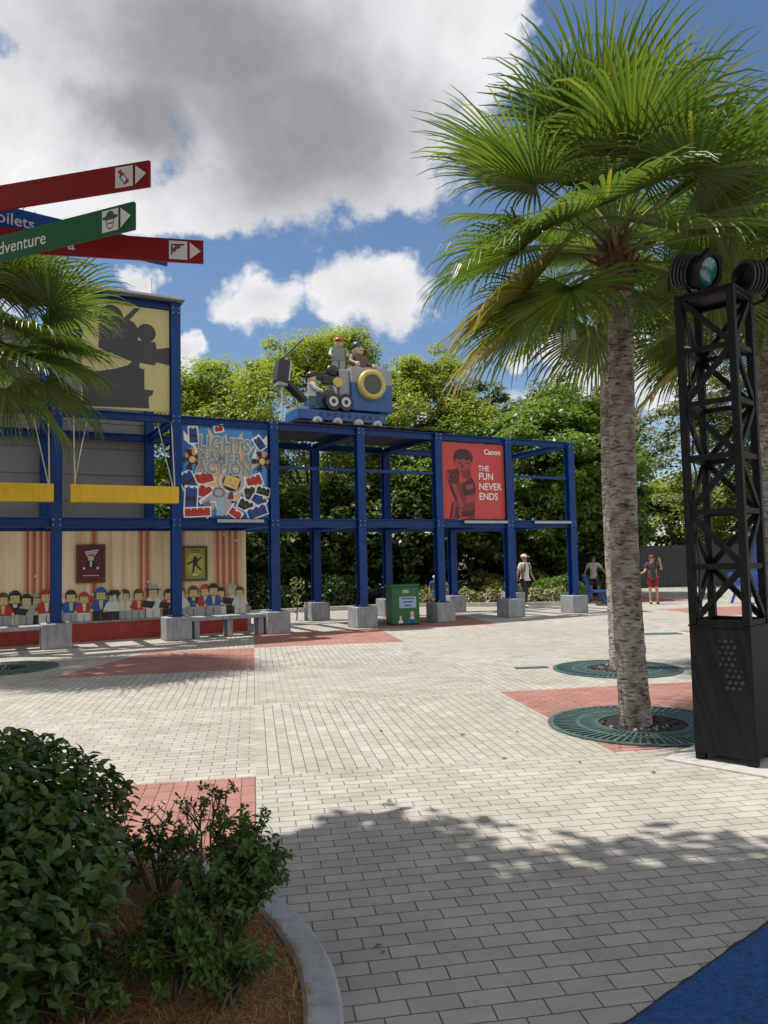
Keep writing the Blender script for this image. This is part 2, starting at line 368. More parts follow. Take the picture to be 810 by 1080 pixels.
for i in range(len(PX)-1):
    a, b = PX[i]+.11, PX[i+1]-.11
    for y in (0, DEP):
        ibeam((a, y, 4.86), (b, y, 4.86), .17); ibeam((a, y, 2.56), (b, y, 2.56), .2)
        if i < 2: ibeam((a, y, 7.4), (b, y, 7.4), .16)
    if i in (3, 4, 6):
        t = MB(); t.beam((a, 0, 3.88), (b, 0, 3.88), .07, .07, BLUE); t.build('rail', frame)
for i, x in enumerate(PX):
    ibeam((x, .11, 4.86), (x, DEP-.11, 4.86), .15)
    ibeam((x, .11, 2.56), (x, DEP-.11, 2.56), .15)
    if i < 3: ibeam((x, .11, 7.4), (x, DEP-.11, 7.4), .15)
t = MB()
for k in range(24):                                   # ribbed dark sheet over the middle bays
    x0 = 2*S-1.65+k*.19
    t.box((x0, 1.3, 5.0+.012*(k % 2)), (.19, 2.9, .02), DARKSHEET)
t.build('roof_sheet', frame)
t = MB(); t.box(((PX[0]+PX[2])/2, -.02, 7.53), (PX[2]-PX[0]+.35, .5, .06), METAL, None, .01)
t.tube([(-.5, 0, 7.55), (-.5, 0, 8.0)], .008, METAL, 5); t.build('roof_flashing', frame)
for a, b in ((.9, 2.0), (3*S+.75, 4*S-.1), (4*S+.85, 5*S-.1)):   # pale lamp strips on the middle beam
    t = MB(); t.box(((a+b)/2, -.10, 2.60), (b-a, .04, .07), METAL); t.build('lamp_strip', frame)

# clad building behind the tall bays
bld = thing('clad_building', 'tall building clad in wide grey sheets behind the blue frame', 'building', fw(-7, 2.95), FR)
t = MB(); t.box((0, 3, 3.7), (13.9, 6, 7.4), CLAD); t.build('wall', bld)
t = MB()
for z in (2.6, 3.25, 3.9, 4.55, 5.2, 5.85, 6.5, 7.1): t.box((0, -.004, z), (13.9, .012, .016), SEAM)
for x in (-4.6, -1.4, 1.8, 4.6): t.box((x, -.006, 3.7), (.02, .014, 7.4), SEAM)
t.build('panel_seam', bld)
t = MB(); t.box((0, 3, 7.45), (14.1, 6.2, .1), METAL); t.build('roof', bld)

# mural wall under the middle beam
CREAM = bpy.data.materials.new('cream mural print'); CREAM.use_nodes = True
def cream():
    nt = CREAM.node_tree; N = nt.nodes; L = nt.links; b = N['Principled BSDF']; b.inputs['Roughness'].default_value = .5
    tc = N.new('ShaderNodeTexCoord'); mp = N.new('ShaderNodeMapping'); mp.inputs['Scale'].default_value = (2.2, 0, .05); L.new(tc.outputs['Object'], mp.inputs[0])
    n = N.new('ShaderNodeTexNoise'); n.inputs['Scale'].default_value = 2; n.inputs['Detail'].default_value = 8; n.inputs['Roughness'].default_value = .7; L.new(mp.outputs[0], n.inputs[0])
    r = N.new('ShaderNodeValToRGB'); e = r.color_ramp.elements; e[0].position = .34; e[0].color = (.52, .32, .15, 1); e[1].position = .46; e[1].color = (.68, .52, .31, 1)
    q = e.new(.56); q.color = (.78, .63, .40, 1); q = e.new(.7); q.color = (.82, .72, .53, 1)
    L.new(n.outputs['Fac'], r.inputs[0]); L.new(r.outputs[0], b.inputs['Base Color'])
cream()
INK = {}
def ink(name, c):
    if name not in INK: INK[name] = mat('ink '+name, c, .55, var=.06)
    return INK[name]
SK = ink('yellow skin', (.55, .46, .20)); HB = ink('black', (.018, .017, .018)); HBR = ink('brown', (.10, .045, .02)); RED = ink('red', (.42, .03, .025))
INKBLUE = ink('blue', (.02, .08, .34)); GRY = ink('grey', (.33, .34, .35)); PALE = ink('pale', (.58, .60, .55)); ORG = ink('rust', (.48, .11, .035)); DKR = ink('dark red', (.20, .02, .02))
mural = thing('mural_wall', 'cream mural wall with orange streaks and a printed crowd of toy figures', 'wall', fw(0, 1.0), FR)
t = MB(); t.box((-2.9, .06, 1.42), (9.64, .12, 2.0), CREAM); t.build('panel', mural)
t = MB(); t.box((-2.9, .03, .2), (9.64, .18, .4), mat('red plinth paint', (.36, .035, .02), .5, var=.15, stain=.2)); t.build('plinth', mural)
t = MB(); t.box((-2.9, .02, .415), (9.66, .24, .03), CONC); t.build('ledge', mural)
pr = MB()
def stripe(x, w, m_, z0=.43, z1=2.418): pr.inkrect(x-w/2, z0, x+w/2, z1, m_)
OR2 = ink('orange', (.56, .19, .06)); OR3 = ink('light orange', (.66, .36, .16))
for xs in ((-1.62+.05,), (-.55, -.42), (.38, ), (1.22, 1.36, 1.52, 1.66), (-2.9, -2.78, -2.64, -2.52), (-4.1, -3.95), (-5.6, -5.4)):
    for q, x in enumerate(xs):
        for w_, f_ in ((.20, .12), (.17, .26), (.14, .42), (.11, .6), (.08, .8), (.045, 1.0)): stripe(x, w_, ink('glow %d' % int(f_*100), tuple(a_+(b_-a_)*f_ for a_, b_ in zip((.70, .53, .32), (.42, .095, .032)))))
for i in range(26):
    pr.inkdisc((random.uniform(-5, 1.8), random.uniform(1.2, 2.35)), random.uniform(.008, .028), ink('spark', (.72, .62, .45)), n=8)
def toy_print(x, h, shirt, hair, hat=None, hold=None, legs=None, arm=0):
    z = .44; s = h/.68; legs = legs or GRY
    for sx in (-1, 1): pr.inkrect(x+sx*.075*s-.068*s, z, x+sx*.075*s+.066*s, z+.17*s, legs)
    pr.inkrect(x-.145*s, z+.16*s, x+.145*s, z+.21*s, legs)
    pr.ink([(x-.15*s, z+.2*s), (x+.15*s, z+.2*s), (x+.115*s, z+.43*s), (x-.115*s, z+.43*s)], shirt)
    pr.ink([(x-.02*s, z+.24*s), (x+.03*s, z+.24*s), (x+.045*s, z+.42*s), (x-.04*s, z+.42*s)], PALE if arm % 2 else SK)
    pr.ink([(x-.13*s, z+.42*s), (x-.21*s, z+.26*s), (x-.16*s, z+.22*s), (x-.10*s, z+.34*s)], shirt)
    if arm: pr.ink([(x+.11*s, z+.42*s), (x+.19*s, z+.46*s), (x+.21*s, z+.60*s), (x+.15*s, z+.60*s), (x+.10*s, z+.34*s)], shirt); pr.inkdisc((x+.185*s, z+.62*s), .035*s, SK, n=8)
    else: pr.ink([(x+.13*s, z+.42*s), (x+.21*s, z+.27*s), (x+.16*s, z+.22*s), (x+.10*s, z+.34*s)], shirt); pr.inkdisc((x+.19*s, z+.23*s), .035*s, SK, n=8)
    pr.inkdisc((x-.185*s, z+.22*s), .035*s, SK, n=8)
    if hair is not None: pr.inkdisc((x, z+.56*s), (.118*s, .135*s), hair, n=14)
    pr.inkrect(x-.085*s, z+.435*s, x+.085*s, z+.585*s, SK)
    for sx in (-1, 1): pr.inkdisc((x+sx*.035*s, z+.535*s), .012*s, HB, n=6)
    pr.ink([(x-.04*s, z+.485*s), (x, z+.465*s), (x+.04*s, z+.485*s), (x, z+.475*s)], HB)
    if hat == 'cap': pr.inkdisc((x, z+.575*s), (.105*s, .11*s), hair, n=12, a0=0, a1=180); pr.inkrect(x-.15*s, z+.575*s, x+.05*s, z+.60*s, hair)
    elif hat == 'brim': pr.inkrect(x-.09*s, z+.60*s, x+.09*s, z+.70*s, GRY); pr.inkrect(x-.16*s, z+.585*s, x+.16*s, z+.61*s, HB)
    else: pr.inkdisc((x, z+.59*s), (.10*s, .075*s), hair, n=12, a0=0, a1=180)
    if hold: pr.ink([(x-.24*s, z+.24*s), (x-.02*s, z+.2*s), (x+.05*s, z+.34*s), (x-.2*s, z+.38*s)], hold)
CRD = [(-3.62, INKBLUE, HB, None, None, 0), (-3.15, HB, HB, None, HB, 1), (-2.72, PALE, HB, 'brim', HB, 0), (-2.36, HB, HBR, None, None, 0), (-2.05, INKBLUE, HB, None, None, 0),
       (-1.78, RED, RED, 'cap', None, 1), (-1.43, INKBLUE, INKBLUE, 'cap', None, 0), (-.92, PALE, HBR, None, None, 0), (-.62, RED, HBR, None, None, 0), (-.30, PALE, HB, 'brim', HB, 0),
       (.05, RED, HB, None, HB, 0), (.62, HB, HBR, None, INKBLUE, 0), (.90, RED, RED, 'cap', None, 1), (1.27, RED, HB, None, None, 0), (1.55, GRY, GRY, None, HB, 1),
       (-3.38, RED, HBR, None, None, 0), (-2.93, GRY, HB, None, HB, 0), (-2.54, RED, RED, 'cap', None, 1), (-1.18, PALE, HB, None, None, 1), (.32, PALE, HBR, None, None, 0), (1.09, INKBLUE, HB, None, None, 0), (1.73, PALE, HBR, None, None, 0),
       (-4.1, RED, HBR, None, None, 1), (-4.5, PALE, HB, 'brim', None, 0), (-4.9, INKBLUE, HB, None, HB, 0)]
for i, (x, sh, hr, ht, hd, ar) in enumerate(CRD):
    toy_print(x, .68+.05*math.sin(i*2.3), sh, hr, ht, hd, [GRY, PALE, HB, GRY][i % 4], ar)
pr.inkrect(-1.25, .98, -1.05, 1.1, HB); pr.inkrect(-1.32, 1.0, -1.02, 1.05, HB); pr.inkrect(-1.17, .7, -1.13, 1.0, PALE)
pr.build('printed_crowd', mural)

def poster(label, x, z0, w, h, bg, fr_, body):
    p_ = thing('framed_poster', label, 'poster', fw(x, .985, z0), FR, 'framed posters on the mural wall')
    b = MB(); b.box((0, -.012, h/2), (w, .02, h), bg); b.build('print_sheet', p_)
    b = MB()
    for sx in (-1, 1): b.box((sx*w/2, -.02, h/2), (.05, .045, h+.05), fr_)
    for q in (0, h): b.box((0, -.0205, q), (w-.05, .045, .05), fr_)
    b.build('border', p_)
    b = MB(); body(b); b.build('print', p_)
BRZ = mat('brown poster border', (.09, .04, .015), .5)
def body1(b):
    y = -.022
    for i in range(3): b.inkrect(-.13+.02*i, .66-.045*i, .13-.03*i+.03, .69-.045*i, PALE, y, 8)
    b.inkrect(-.06, .47, .06, .57, SK, y); b.inkdisc((0, .575), (.065, .035), HBR, y, 10, 0, 180)
    b.ink([(-.1, .28), (.1, .28), (.075, .46), (-.075, .46)], HB, y); b.inkrect(-.02, .33, .02, .46, PALE, y)
    for sx in (-1, 1): b.inkdisc((sx*.14, .3), .03, PALE, y, 8); b.ink([(sx*.08, .44), (sx*.15, .33), (sx*.11, .31), (sx*.06, .4)], HB, y)
    b.inkrect(-.17, .13, .17, .145, PALE, y); b.inkrect(-.1, .07, .1, .08, BRZ, y)
def body2(b):
    y = -.022
    b.inkdisc((0, .38), (.21, .27), ink('lime', (.40, .42, .06)), y, 20)
    b.inkrect(-.1, .68, .12, .70, DKR, y, -8); b.inkrect(-.08, .63, .1, .65, DKR, y)
    b.inkdisc((0, .50), .055, HB, y, 10); b.ink([(-.06, .3), (.06, .34), (.05, .46), (-.05, .46)], HB, y)
    for a, c in (((-.04, .44), (-.19, .37)), ((.04, .44), (.15, .53)), ((-.03, .32), (-.06, .16)), ((.04, .33), (.14, .22))):
        dx, dz = c[0]-a[0], c[1]-a[1]; l = math.hypot(dx, dz); nx, nz = -dz/l*.022, dx/l*.022
        b.ink([(a[0]+nx, a[1]+nz), (c[0]+nx, c[1]+nz), (c[0]-nx, c[1]-nz), (a[0]-nx, a[1]-nz)], HB, y)
    b.inkrect(-.06, .10, .06, .14, PALE, y)
poster('dark red framed poster of a toy figure in a black suit', -1.64, 1.30, .56, .80, ink('poster red', (.12, .008, .012)), BRZ, body1)
poster('yellow green framed poster of a leaping dark figure', .67, 1.27, .53, .77, ink('poster olive', (.26, .27, .05)), BRZ, body2)

# benches between footings
def bench(label, x0, x1, legs):
    b_ = thing('concrete_bench', label, 'bench', fw((x0+x1)/2, .05), FR, 'concrete benches between the footings'); w = x1-x0
    t = MB(); t.box((0, 0, .43), (w, .42, .085), CONC, None, .01); t.build('seat', b_)
    for lx in legs: t = MB(); t.box((lx-(x0+x1)/2, 0, .194), (.12, .36, .387), CONC, None, .008); t.build('leg', b_)
bench('grey concrete bench on three legs in front of the mural end', .29, S-.29, (.42, 1.17, 1.9))
bench('grey concrete bench reaching out of the left edge of the photo', -4.45, -2.73, (-4.3, -3.6))

# yellow hanging beams
def hanging(label, x0, x1):
    h = thing('hanging_beam', label, 'hanging beam', fw((x0+x1)/2, -.27, 2.95), FR, 'yellow beams hung on the frame'); w = x1-x0
    t = MB(); t.box((0, 0, .19), (w, .26, .36), YEL, None, .012); t.box((-w/2+.06, -.136, .19), (.12, .012, .37), YEL); t.build('body', h)
    for sx in (-1, 1):
        t = MB(); x = sx*(w/2-.08); t.tube([(x, -.08, .37), (x*1.0, .20, 1.85)], .014, ROPE, 6); t.build('rope', h)
        t = MB(); t.tube([(x, .08, .37), (x-sx*.28, .30, 1.8)], .010, ROPE, 6); t.build('rope', h)
hanging('bright yellow box beam hung on ropes between two blue posts', -2.2, -.02)
hanging('bright yellow box beam on ropes cut off by the left edge', -4.65, -2.52)

# sign panels on the frame
def panel(name, label, cat, x0, x1, z0, z1, d, m_, th=.04):
    p_ = thing(name, label, cat, fw((x0+x1)/2, d, z0), FR)
    t = MB(); t.box((0, th/2, (z1-z0)/2), (x1-x0, th, z1-z0), m_); t.build('panel', p_); return p_
# 1: pale yellow board with a cine camera silhouette
PYEL = mat('pale yellow board', (.52, .46, .20), .55, var=.06, stain=.1); CHAR = ink('charcoal', (.042, .042, .05)); CHAR2 = ink('charcoal line', (.075, .07, .085))
BX0, BX1 = -1.95, -.13
cb = panel('billboard', 'pale yellow board showing the dark silhouette of an old film camera', 'sign', BX0, BX1, 5.0, 7.3, -.03, PYEL)
b = MB(); BW = BX1-BX0
def cz(X, Y):
    u_ = (X-375)/360; tp = 128+52*u_; bt = 573+35*u_
    return (-BW/2+BW*u_, 2.3*(bt-Y)/(bt-tp))
def bd(pts): b.ink([cz(*q) for q in pts], CHAR)
b.inkdisc(cz(490, 203), (.255, .27), CHAR, n=28); b.inkdisc(cz(637, 272), (.20, .205), CHAR, n=26)
bd([(440, 215), (440, 330), (470, 345), (560, 385), (570, 388), (670, 410), (680, 396), (735, 412), (735, 335), (680, 341), (675, 312), (600, 302), (606, 258), (585, 228), (545, 205)])
bd([(535, 215), (588, 166), (612, 168), (556, 226)])
bd([(582, 385), (608, 395), (608, 418), (628, 424), (628, 508), (666, 514), (662, 532), (645, 540), (648, 588), (377, 570), (377, 452), (420, 430), (500, 420), (560, 405)])
for i in range(5):
    a_ = i*72+20; c_ = cz(520, 262)
    b.ink([(c_[0]+q*math.cos(R(a_+o)), c_[1]+q*math.sin(R(a_+o))) for q, o in ((.05, -60), (.20, -10), (.20, 6), (.06, 40))], CHAR2)
b.inkdisc(cz(520, 262), .055, CHAR2, n=12)
b.build('silhouette_print', cb)
# 2: blue poster LIGHTS CAMERA ACTION
POB = mat('poster blue', (.012, .10, .36), .5, var=.25, scale=1.6)
lp = panel('show_poster', 'blue poster with grey letters, toy bricks and an astronaut, hung in the frame', 'sign', .13, S-.13, 2.68, 4.77, -.02, POB)
b = MB(); W2, H2 = 1.01, 2.09
def uv(u, v): return (-W2+2*W2*u, H2*v)
BURST = ink('burst', (.66, .45, .24)); PINK = ink('pink glow', (.62, .30, .22)); SKYI = ink('sky print', (.06, .24, .56))
rays = []
for i in range(28):
    a_ = 2*math.pi*i/28; r_ = (.60 if i % 2 else .36)*(1+.12*math.sin(i*5.1)); rays.append(uv(.5+r_*.72*math.cos(a_), .50+r_*.80*math.sin(a_)))
b.ink([uv(0.02, .55), uv(.2, .97), uv(.8, .97), uv(.98, .6), uv(.97, .03), uv(.05, .02)], SKYI)
b.ink([uv(.02, .30), uv(.0+.02, .02), uv(.3, .02), uv(.2, .2)], POB); b.ink([uv(.98, .30), uv(.98, .02), uv(.7, .02), uv(.8, .2)], POB)
b.ink(rays, BURST)
for u, v, ru in ((.13, .66, .10), (.93, .66, .10)): b.inkdisc(uv(u, v), ru*1.9, PINK, n=14)
for u0, v0, u1, v1 in ((.02, .93, .14, .80), (.99, .93, .87, .80), (.14, .80, .22, .62), (.86, .80, .8, .66)):
    b.ink([uv(u0, v0), uv(u1, v1), uv(u1+.035, v1-.07), uv(u0+.005, v0-.10)], WHITE)
def brick(u, v, w, h, rot, m_, studs=3):
    w *= 1.3; h *= 1.25; c = uv(u, v); co, si = math.cos(R(rot)), math.sin(R(rot))
    def q(x, z): return (c[0]+x*co-z*si, c[1]+x*si+z*co)
    o_ = .028; b.ink([q(-w-o_, -h-o_), q(w+o_, -h-o_), q(w+o_, h+o_+.03), q(-w-o_, h+o_+.03)], WHITE)
    b.ink([q(-w, -h), q(w, -h), q(w, h), q(-w, h)], m_)
    for i in range(studs):
        x = -w+(i+.5)*2*w/studs; b.ink([q(x-w*.2, h), q(x+w*.2, h), q(x+w*.2, h+.03), q(x-w*.2, h+.03)], m_)
        b.inkdisc(q(x, 0), h*.28, DKR if m_ is RED else (HB if m_ is not HB else CHAR2), n=8)
BRB = ink('brick blue', (.012, .05, .24)); BRK = HB
brick(.13, .88, .07, .13, 3, BRB, 2); brick(.42, .965, .07, .04, 12, RED, 2); brick(.90, .83, .07, .11, 35, BRB, 2)
brick(.25, .42, .16, .085, 17, RED); brick(.22, .28, .17, .09, -12, RED); brick(.83, .40, .14, .085, 20, RED)
brick(.07, .38, .12, .15, 25, BRB); brick(.10, .20, .10, .19, -3, BRB, 2); brick(.78, .25, .10, .13, 10, BRK, 2); brick(.72, .13, .13, .08, -25, BRK)
brick(.88, .19, .13, .08, -35, BRB); brick(.86, .06, .18, .08, 20, BRB); brick(.56, .065, .18, .055, -35, RED); brick(.17, .05, .22, .06, 3, RED, 4); brick(.93, .29, .12, .06, -15, BRK)
for u, v in ((.115, .62), (.925, .63)):
    for a_ in (35, 110, 180, 250, 320): b.ink([uv(u, v), (uv(u, v)[0]+.24*math.cos(R(a_-17)), uv(u, v)[1]+.24*math.sin(R(a_-17))), (uv(u, v)[0]+.26*math.cos(R(a_+17)), uv(u, v)[1]+.26*math.sin(R(a_+17)))], HB)
    b.inkdisc(uv(u, v), .10, HB); b.inkdisc(uv(u, v), .075, ink('lamp face', (.62, .42, .16)), n=14)
SUIT = ink('silver suit', (.36, .38, .42)); SUITD = ink('dark suit', (.16, .17, .2)); GLOV = ink('glass blue', (.30, .44, .55))
b.inkdisc(uv(.57, .40), (.31, .32), WHITE); b.inkdisc(uv(.57, .40), (.28, .29), SUIT); b.inkdisc(uv(.56, .385), (.215, .21), HB)
b.inkrect(*uv(.475, .325), *uv(.645, .455), ink('toy face', (.66, .45, .13)), 0, -18); b.inkdisc(uv(.545, .41), .015, HB, n=6); b.inkdisc(uv(.60, .395), .015, HB, n=6); b.ink([uv(.545, .365), uv(.57, .35), uv(.605, .36), uv(.57, .357)], HB)
b.ink([uv(.40, .03), uv(.36, .16), uv(.20, .14), uv(.18, .18), uv(.34, .29), uv(.40, .33), uv(.56, .28), uv(.60, .16), uv(.50, .03)], WHITE)
b.ink([uv(.41, .03), uv(.37, .18), uv(.22, .15), uv(.21, .17), uv(.35, .27), uv(.41, .32), uv(.55, .26), uv(.58, .17), uv(.49, .03)], SUIT)
b.inkdisc(uv(.41, .27), (.15, .12), SUITD); b.inkdisc(uv(.41, .27), (.10, .08), SUIT); b.ink([uv(.39, .22), uv(.46, .22), uv(.47, .02), uv(.38, .02)], GLOV)
b.ink([uv(.51, .20), uv(.58, .20), uv(.57, .28), uv(.53, .28)], DKR); b.inkrect(*uv(.23, .13), *uv(.31, .17), SUITD, 0, 25); b.inkrect(*uv(.55, .16), *uv(.60, .18), HB)
b.build('artwork_print', lp)
LG = ink('letter grey', (.20, .25, .26)); LGL = ink('letter light', (.62, .64, .62))
for body, z, sz, sx in (('LIGHTS', 1.66, .42, .80), ('CAMERA', 1.37, .31, .92), ('ACTION', 1.11, .38, .82)):
    text('lettering_outline', body, sz, LGL, lp, -.04, z, -.030, bold=.085, sx=sx, rot=-3, space=1.12)
    text('lettering', body, sz, LG, lp, -.04, z, -.034, bold=.04, sx=sx, rot=-3, space=1.12)
# 3: red banner
RB = mat('red banner cloth', (.50, .055, .05), .6, var=.06, stain=.08)
rb = panel('banner', 'red banner with a boy holding a camera and white words', 'banner', 3*S+.15, 4*S-.1, 2.68, 4.74, -.02, RB)
b = MB(); W2, H2 = 1.015, 2.06; MR = ink('maroon', (.055, .012, .014)); MR2 = ink('mid maroon', (.17, .022, .024)); MR3 = ink('light maroon', (.33, .045, .042))
def bp_(pts, m_): b.ink([uv(u, v) for u, v in pts], m_)
bp_([(.14, .01), (.19, .18), (.16, .33), (.09, .45), (.07, .54), (.12, .58), (.20, .54), (.27, .47), (.36, .50), (.44, .57), (.50, .48), (.52, .36), (.50, .18), (.49, .01), (.38, .01), (.28, .14), (.19, .01)], MR2)
bp_([(.30, .44), (.40, .50), (.46, .55), (.51, .46), (.52, .36), (.44, .33), (.33, .30)], MR)
bp_([(.36, .30), (.50, .32), (.51, .24), (.36, .20)], MR3); bp_([(.26, .10), (.50, .12), (.49, .05), (.28, .03)], MR); bp_([(.35, .44), (.47, .47), (.48, .41), (.38, .38)], MR3)
bp_([(.12, .44), (.20, .28), (.27, .14), (.33, .18), (.24, .36), (.20, .46)], MR3); bp_([(.10, .42), (.19, .24), (.22, .26), (.14, .45)], MR); bp_([(.22, .14), (.26, .01), (.19, .01), (.19, .18)], MR); bp_([(.09, .01), (.13, .01), (.17, .22), (.14, .22)], MR)
b.inkdisc(uv(.33, .80), (.315, .25), MR, n=28); bp_([(.19, .80), (.47, .80), (.455, .68), (.40, .60), (.31, .58), (.24, .63), (.20, .70)], MR3)
bp_([(.19, .815), (.19, .74), (.225, .79), (.27, .765), (.33, .795), (.39, .765), (.44, .785), (.465, .73), (.47, .815)], MR); bp_([(.29, .72), (.33, .72), (.34, .66), (.30, .66)], MR2)
for u in (.255, .37): b.inkrect(uv(u, .73)[0], uv(u, .725)[1], uv(u+.06, .73)[0], uv(u, .74)[1], MR)
bp_([(.28, .635), (.36, .63), (.34, .612), (.30, .615)], MR); bp_([(.31, .62), (.44, .66), (.45, .58), (.38, .53), (.31, .54)], MR2)
bp_([(.07, .63), (.24, .66), (.27, .60), (.25, .48), (.10, .47), (.06, .55)], MR); b.inkdisc(uv(.165, .565), .145, MR2, n=18); b.inkdisc(uv(.165, .565), .115, MR, n=18); b.inkdisc(uv(.165, .565), .06, MR2, n=14)
for k in range(4): b.inkrect(uv(.055, .5)[0], uv(.05, .50+.03*k)[1], uv(.10, .5)[0], uv(.05, .52+.03*k)[1], MR3)
b.build('boy_print', rb)
text('lettering', 'Canon', .20, WHITE, rb, .62, 1.84, -.006, bold=.025, sx=1.05)
for body, z, sz in (('THE', 1.38, .21), ('FUN', 1.16, .27), ('NEVER', .88, .27), ('ENDS', .61, .27)): text('lettering', body, sz, WHITE, rb, .14, z, -.006, 'LEFT', bold=.012, sx=.94)

# ------------------------------------------------------------------ giant toy camera and its crew on the roof
TB = mat('toy blue plastic', (.02, .10, .30), .35, var=.12); TG = mat('toy grey plastic', (.28, .29, .31), .45, var=.1); TY = mat('toy yellow plastic', (.52, .42, .10), .35); TW = mat('toy pale plastic', (.55, .55, .53), .4)
TK = mat('toy black plastic', (.02, .02, .022), .35); TD = mat('toy dark grey', (.06, .065, .07), .5); TN = mat('toy dark blue', (.015, .03, .10), .35)
LENS = mat('dark speckled lens', (.07, .07, .075), .35, var=.5, scale=30)
toy = thing('toy_camera_cart', 'giant blue and grey toy camera with yellow lens ring on a wheeled sled', 'sculpture', fw(4.4, 1.0, 5.03), FR)
t = MB(); t.box((0, 0, .30), (2.5, .9, .26), TB, None, .02); t.box((-1.0, 0, .46), (.5, .7, .08), TG, None, .01)
for i in range(9): t.tube([(-.62+.2*i, -.44, .32), (-.62+.2*i, -.462, .32)], .055, TN, 10)
t.build('sled', toy)
for x in (-.75, -.2, .4, .95):
    w = MB(); w.tube([(x, -.55, .12), (x, -.30, .12)], .12, TW, 14); w.tube([(x, -.56, .12), (x, -.545, .12)], .06, TG, 10); w.build('wheel', toy)
    w = MB(); w.tube([(x, .55, .12), (x, .30, .12)], .12, TW, 14); w.build('wheel', toy)
t = MB(); t.box((.85, 0, .85), (1.2, .9, .72), TB, None, .02); t.build('camera_body', toy)
t = MB(); t.box((.85, 0, 1.42), (1.2, .9, .42), TG, None, .02)
for i in range(3):
    for j in range(2): t.tube([(.5+.35*i, -.2+.4*j, 1.62), (.5+.35*i, -.2+.4*j, 1.70)], .1, TG, 12)
t.box((.1, 0, 1.05), (.3, .7, 1.0), TG, None, .02); t.box((1.3, -.1, 1.72), (.12, .4, .18), TG); t.build('camera_top', toy)
M_ = Matrix.Rotation(R(90), 4, 'X')
rg = MB(); n = 32; vs = []; prof = [(.26, -.45), (.26, -.58), (.30, -.62), (.38, -.60), (.40, -.52), (.40, -.45)]
for k in range(n):
    a_ = 2*math.pi*k/n
    for r_, y_ in prof: vs.append((.80+r_*math.cos(a_), y_, 1.18+r_*math.sin(a_)))
m0 = len(prof); rg.add(vs, [(k*m0+i, ((k+1) % n)*m0+i, ((k+1) % n)*m0+i+1, k*m0+i+1) for k in range(n) for i in range(m0-1)], TY, True); rg.build('lens_ring', toy)
t = MB(); t.tube([(.80, -.44, 1.18), (.80, -.56, 1.18)], .262, LENS, 28); t.build('lens', toy)
t = MB()
t.box((-.35, -.05, .66), (.9, .7, .34), TN, None, .02); t.box((-.45, -.1, .9), (.5, .5, .16), TD, None, .02); t.build('motor_block', toy)
for x in (-.30, .05):
    w = MB(); w.tube([(x, -.52, .66), (x, -.36, .66)], .22, TK, 20); w.tube([(x, -.53, .66), (x, -.515, .66)], .13, TW, 12); w.tube([(x, -.54, .66), (x, -.525, .66)], .06, TK, 8); w.build('reel', toy)

def toy_figure(label, loc, rz, s, shirt, legs, hair, cap=False, half=False):
    f = thing('toy_figure', label, 'toy figure', loc, rz, 'toy brick figures on the roof'); z0 = 0
    if not half:
        for sx in (-1, 1): t = MB(); t.box((sx*.1*s, 0, .17*s), (.17*s, .2*s, .34*s), legs, None, .01); t.box((sx*.1*s, -.05*s, .04*s), (.17*s, .26*s, .08*s), legs); t.build('leg', f)
        z0 = .34*s
    t = MB(); bw, tw = .2*s, .15*s
    vs = [(x, y, z) for z, w in ((z0, bw), (z0+.4*s, tw)) for x, y in ((-w, -.11*s), (w, -.11*s), (w, .11*s), (-w, .11*s))]
    t.add(vs, [(3, 2, 1, 0), (4, 5, 6, 7), (0, 1, 5, 4), (1, 2, 6, 5), (2, 3, 7, 6), (3, 0, 4, 7)], shirt); t.build('torso', f)
    for sx in (-1, 1):
        t = MB(); t.tube([(sx*.17*s, 0, z0+.36*s), (sx*.25*s, -.04*s, z0+.22*s), (sx*.24*s, -.2*s, z0+.14*s)], [.07*s, .065*s, .06*s], shirt, 8); t.build('arm', f)
        t = MB(); t.ball((sx*.24*s, -.25*s, z0+.13*s), .06*s, SKIN_TOY, 8, 6); t.build('hand', f)
    t = MB(); t.tube([(0, 0, z0+.4*s), (0, 0, z0+.43*s), (0, 0, z0+.46*s), (0, 0, z0+.62*s), (0, 0, z0+.65*s)], [.07*s, .1*s, .125*s, .125*s, .1*s], SKIN_TOY, 14)
    for sx in (-1, 1): t.ball((sx*.045*s, -.12*s, z0+.56*s), .016*s, TK, 6, 4)
    t.beam((-.04*s, -.124*s, z0+.49*s), (.04*s, -.124*s, z0+.49*s), .01*s, .012*s, TK); t.build('head', f)
    t = MB(); t.ball((0, .015*s, z0+.60*s), (.145*s, .145*s, .13*s), hair, 12, 8)
    if cap: t.box((0, -.16*s, z0+.60*s), (.2*s, .18*s, .025*s), hair, None, .008)
    t.build('hat' if cap else 'hair', f); return f
SKIN_TOY = mat('toy skin plastic', (.55, .38, .22), .4)
toy_figure('toy cameraman in a white shirt and teal trousers holding a film camera', fw(3.62, .75, 5.49), FR+R(70), .92, TW, mat('toy teal', (.03, .13, .16), .4), TK)
toy_figure('toy figure in a red cap standing behind the big toy camera', fw(4.55, 1.1, 6.60), FR-R(20), .90, mat('toy grey green', (.20, .25, .24), .4), TG, mat('toy red', (.5, .06, .02), .4), True)
toy_figure('dark haired toy figure sitting on top of the big toy camera', fw(5.2, 1.25, 6.68), FR+R(15), 1.22, mat('toy brown', (.11, .07, .05), .5), TK, TK, False, True)
fc = thing('toy_film_camera', 'black toy film camera with a yellow lens on a stand beside the cameraman', 'toy camera', fw(4.15, .75, 5.86), FR)
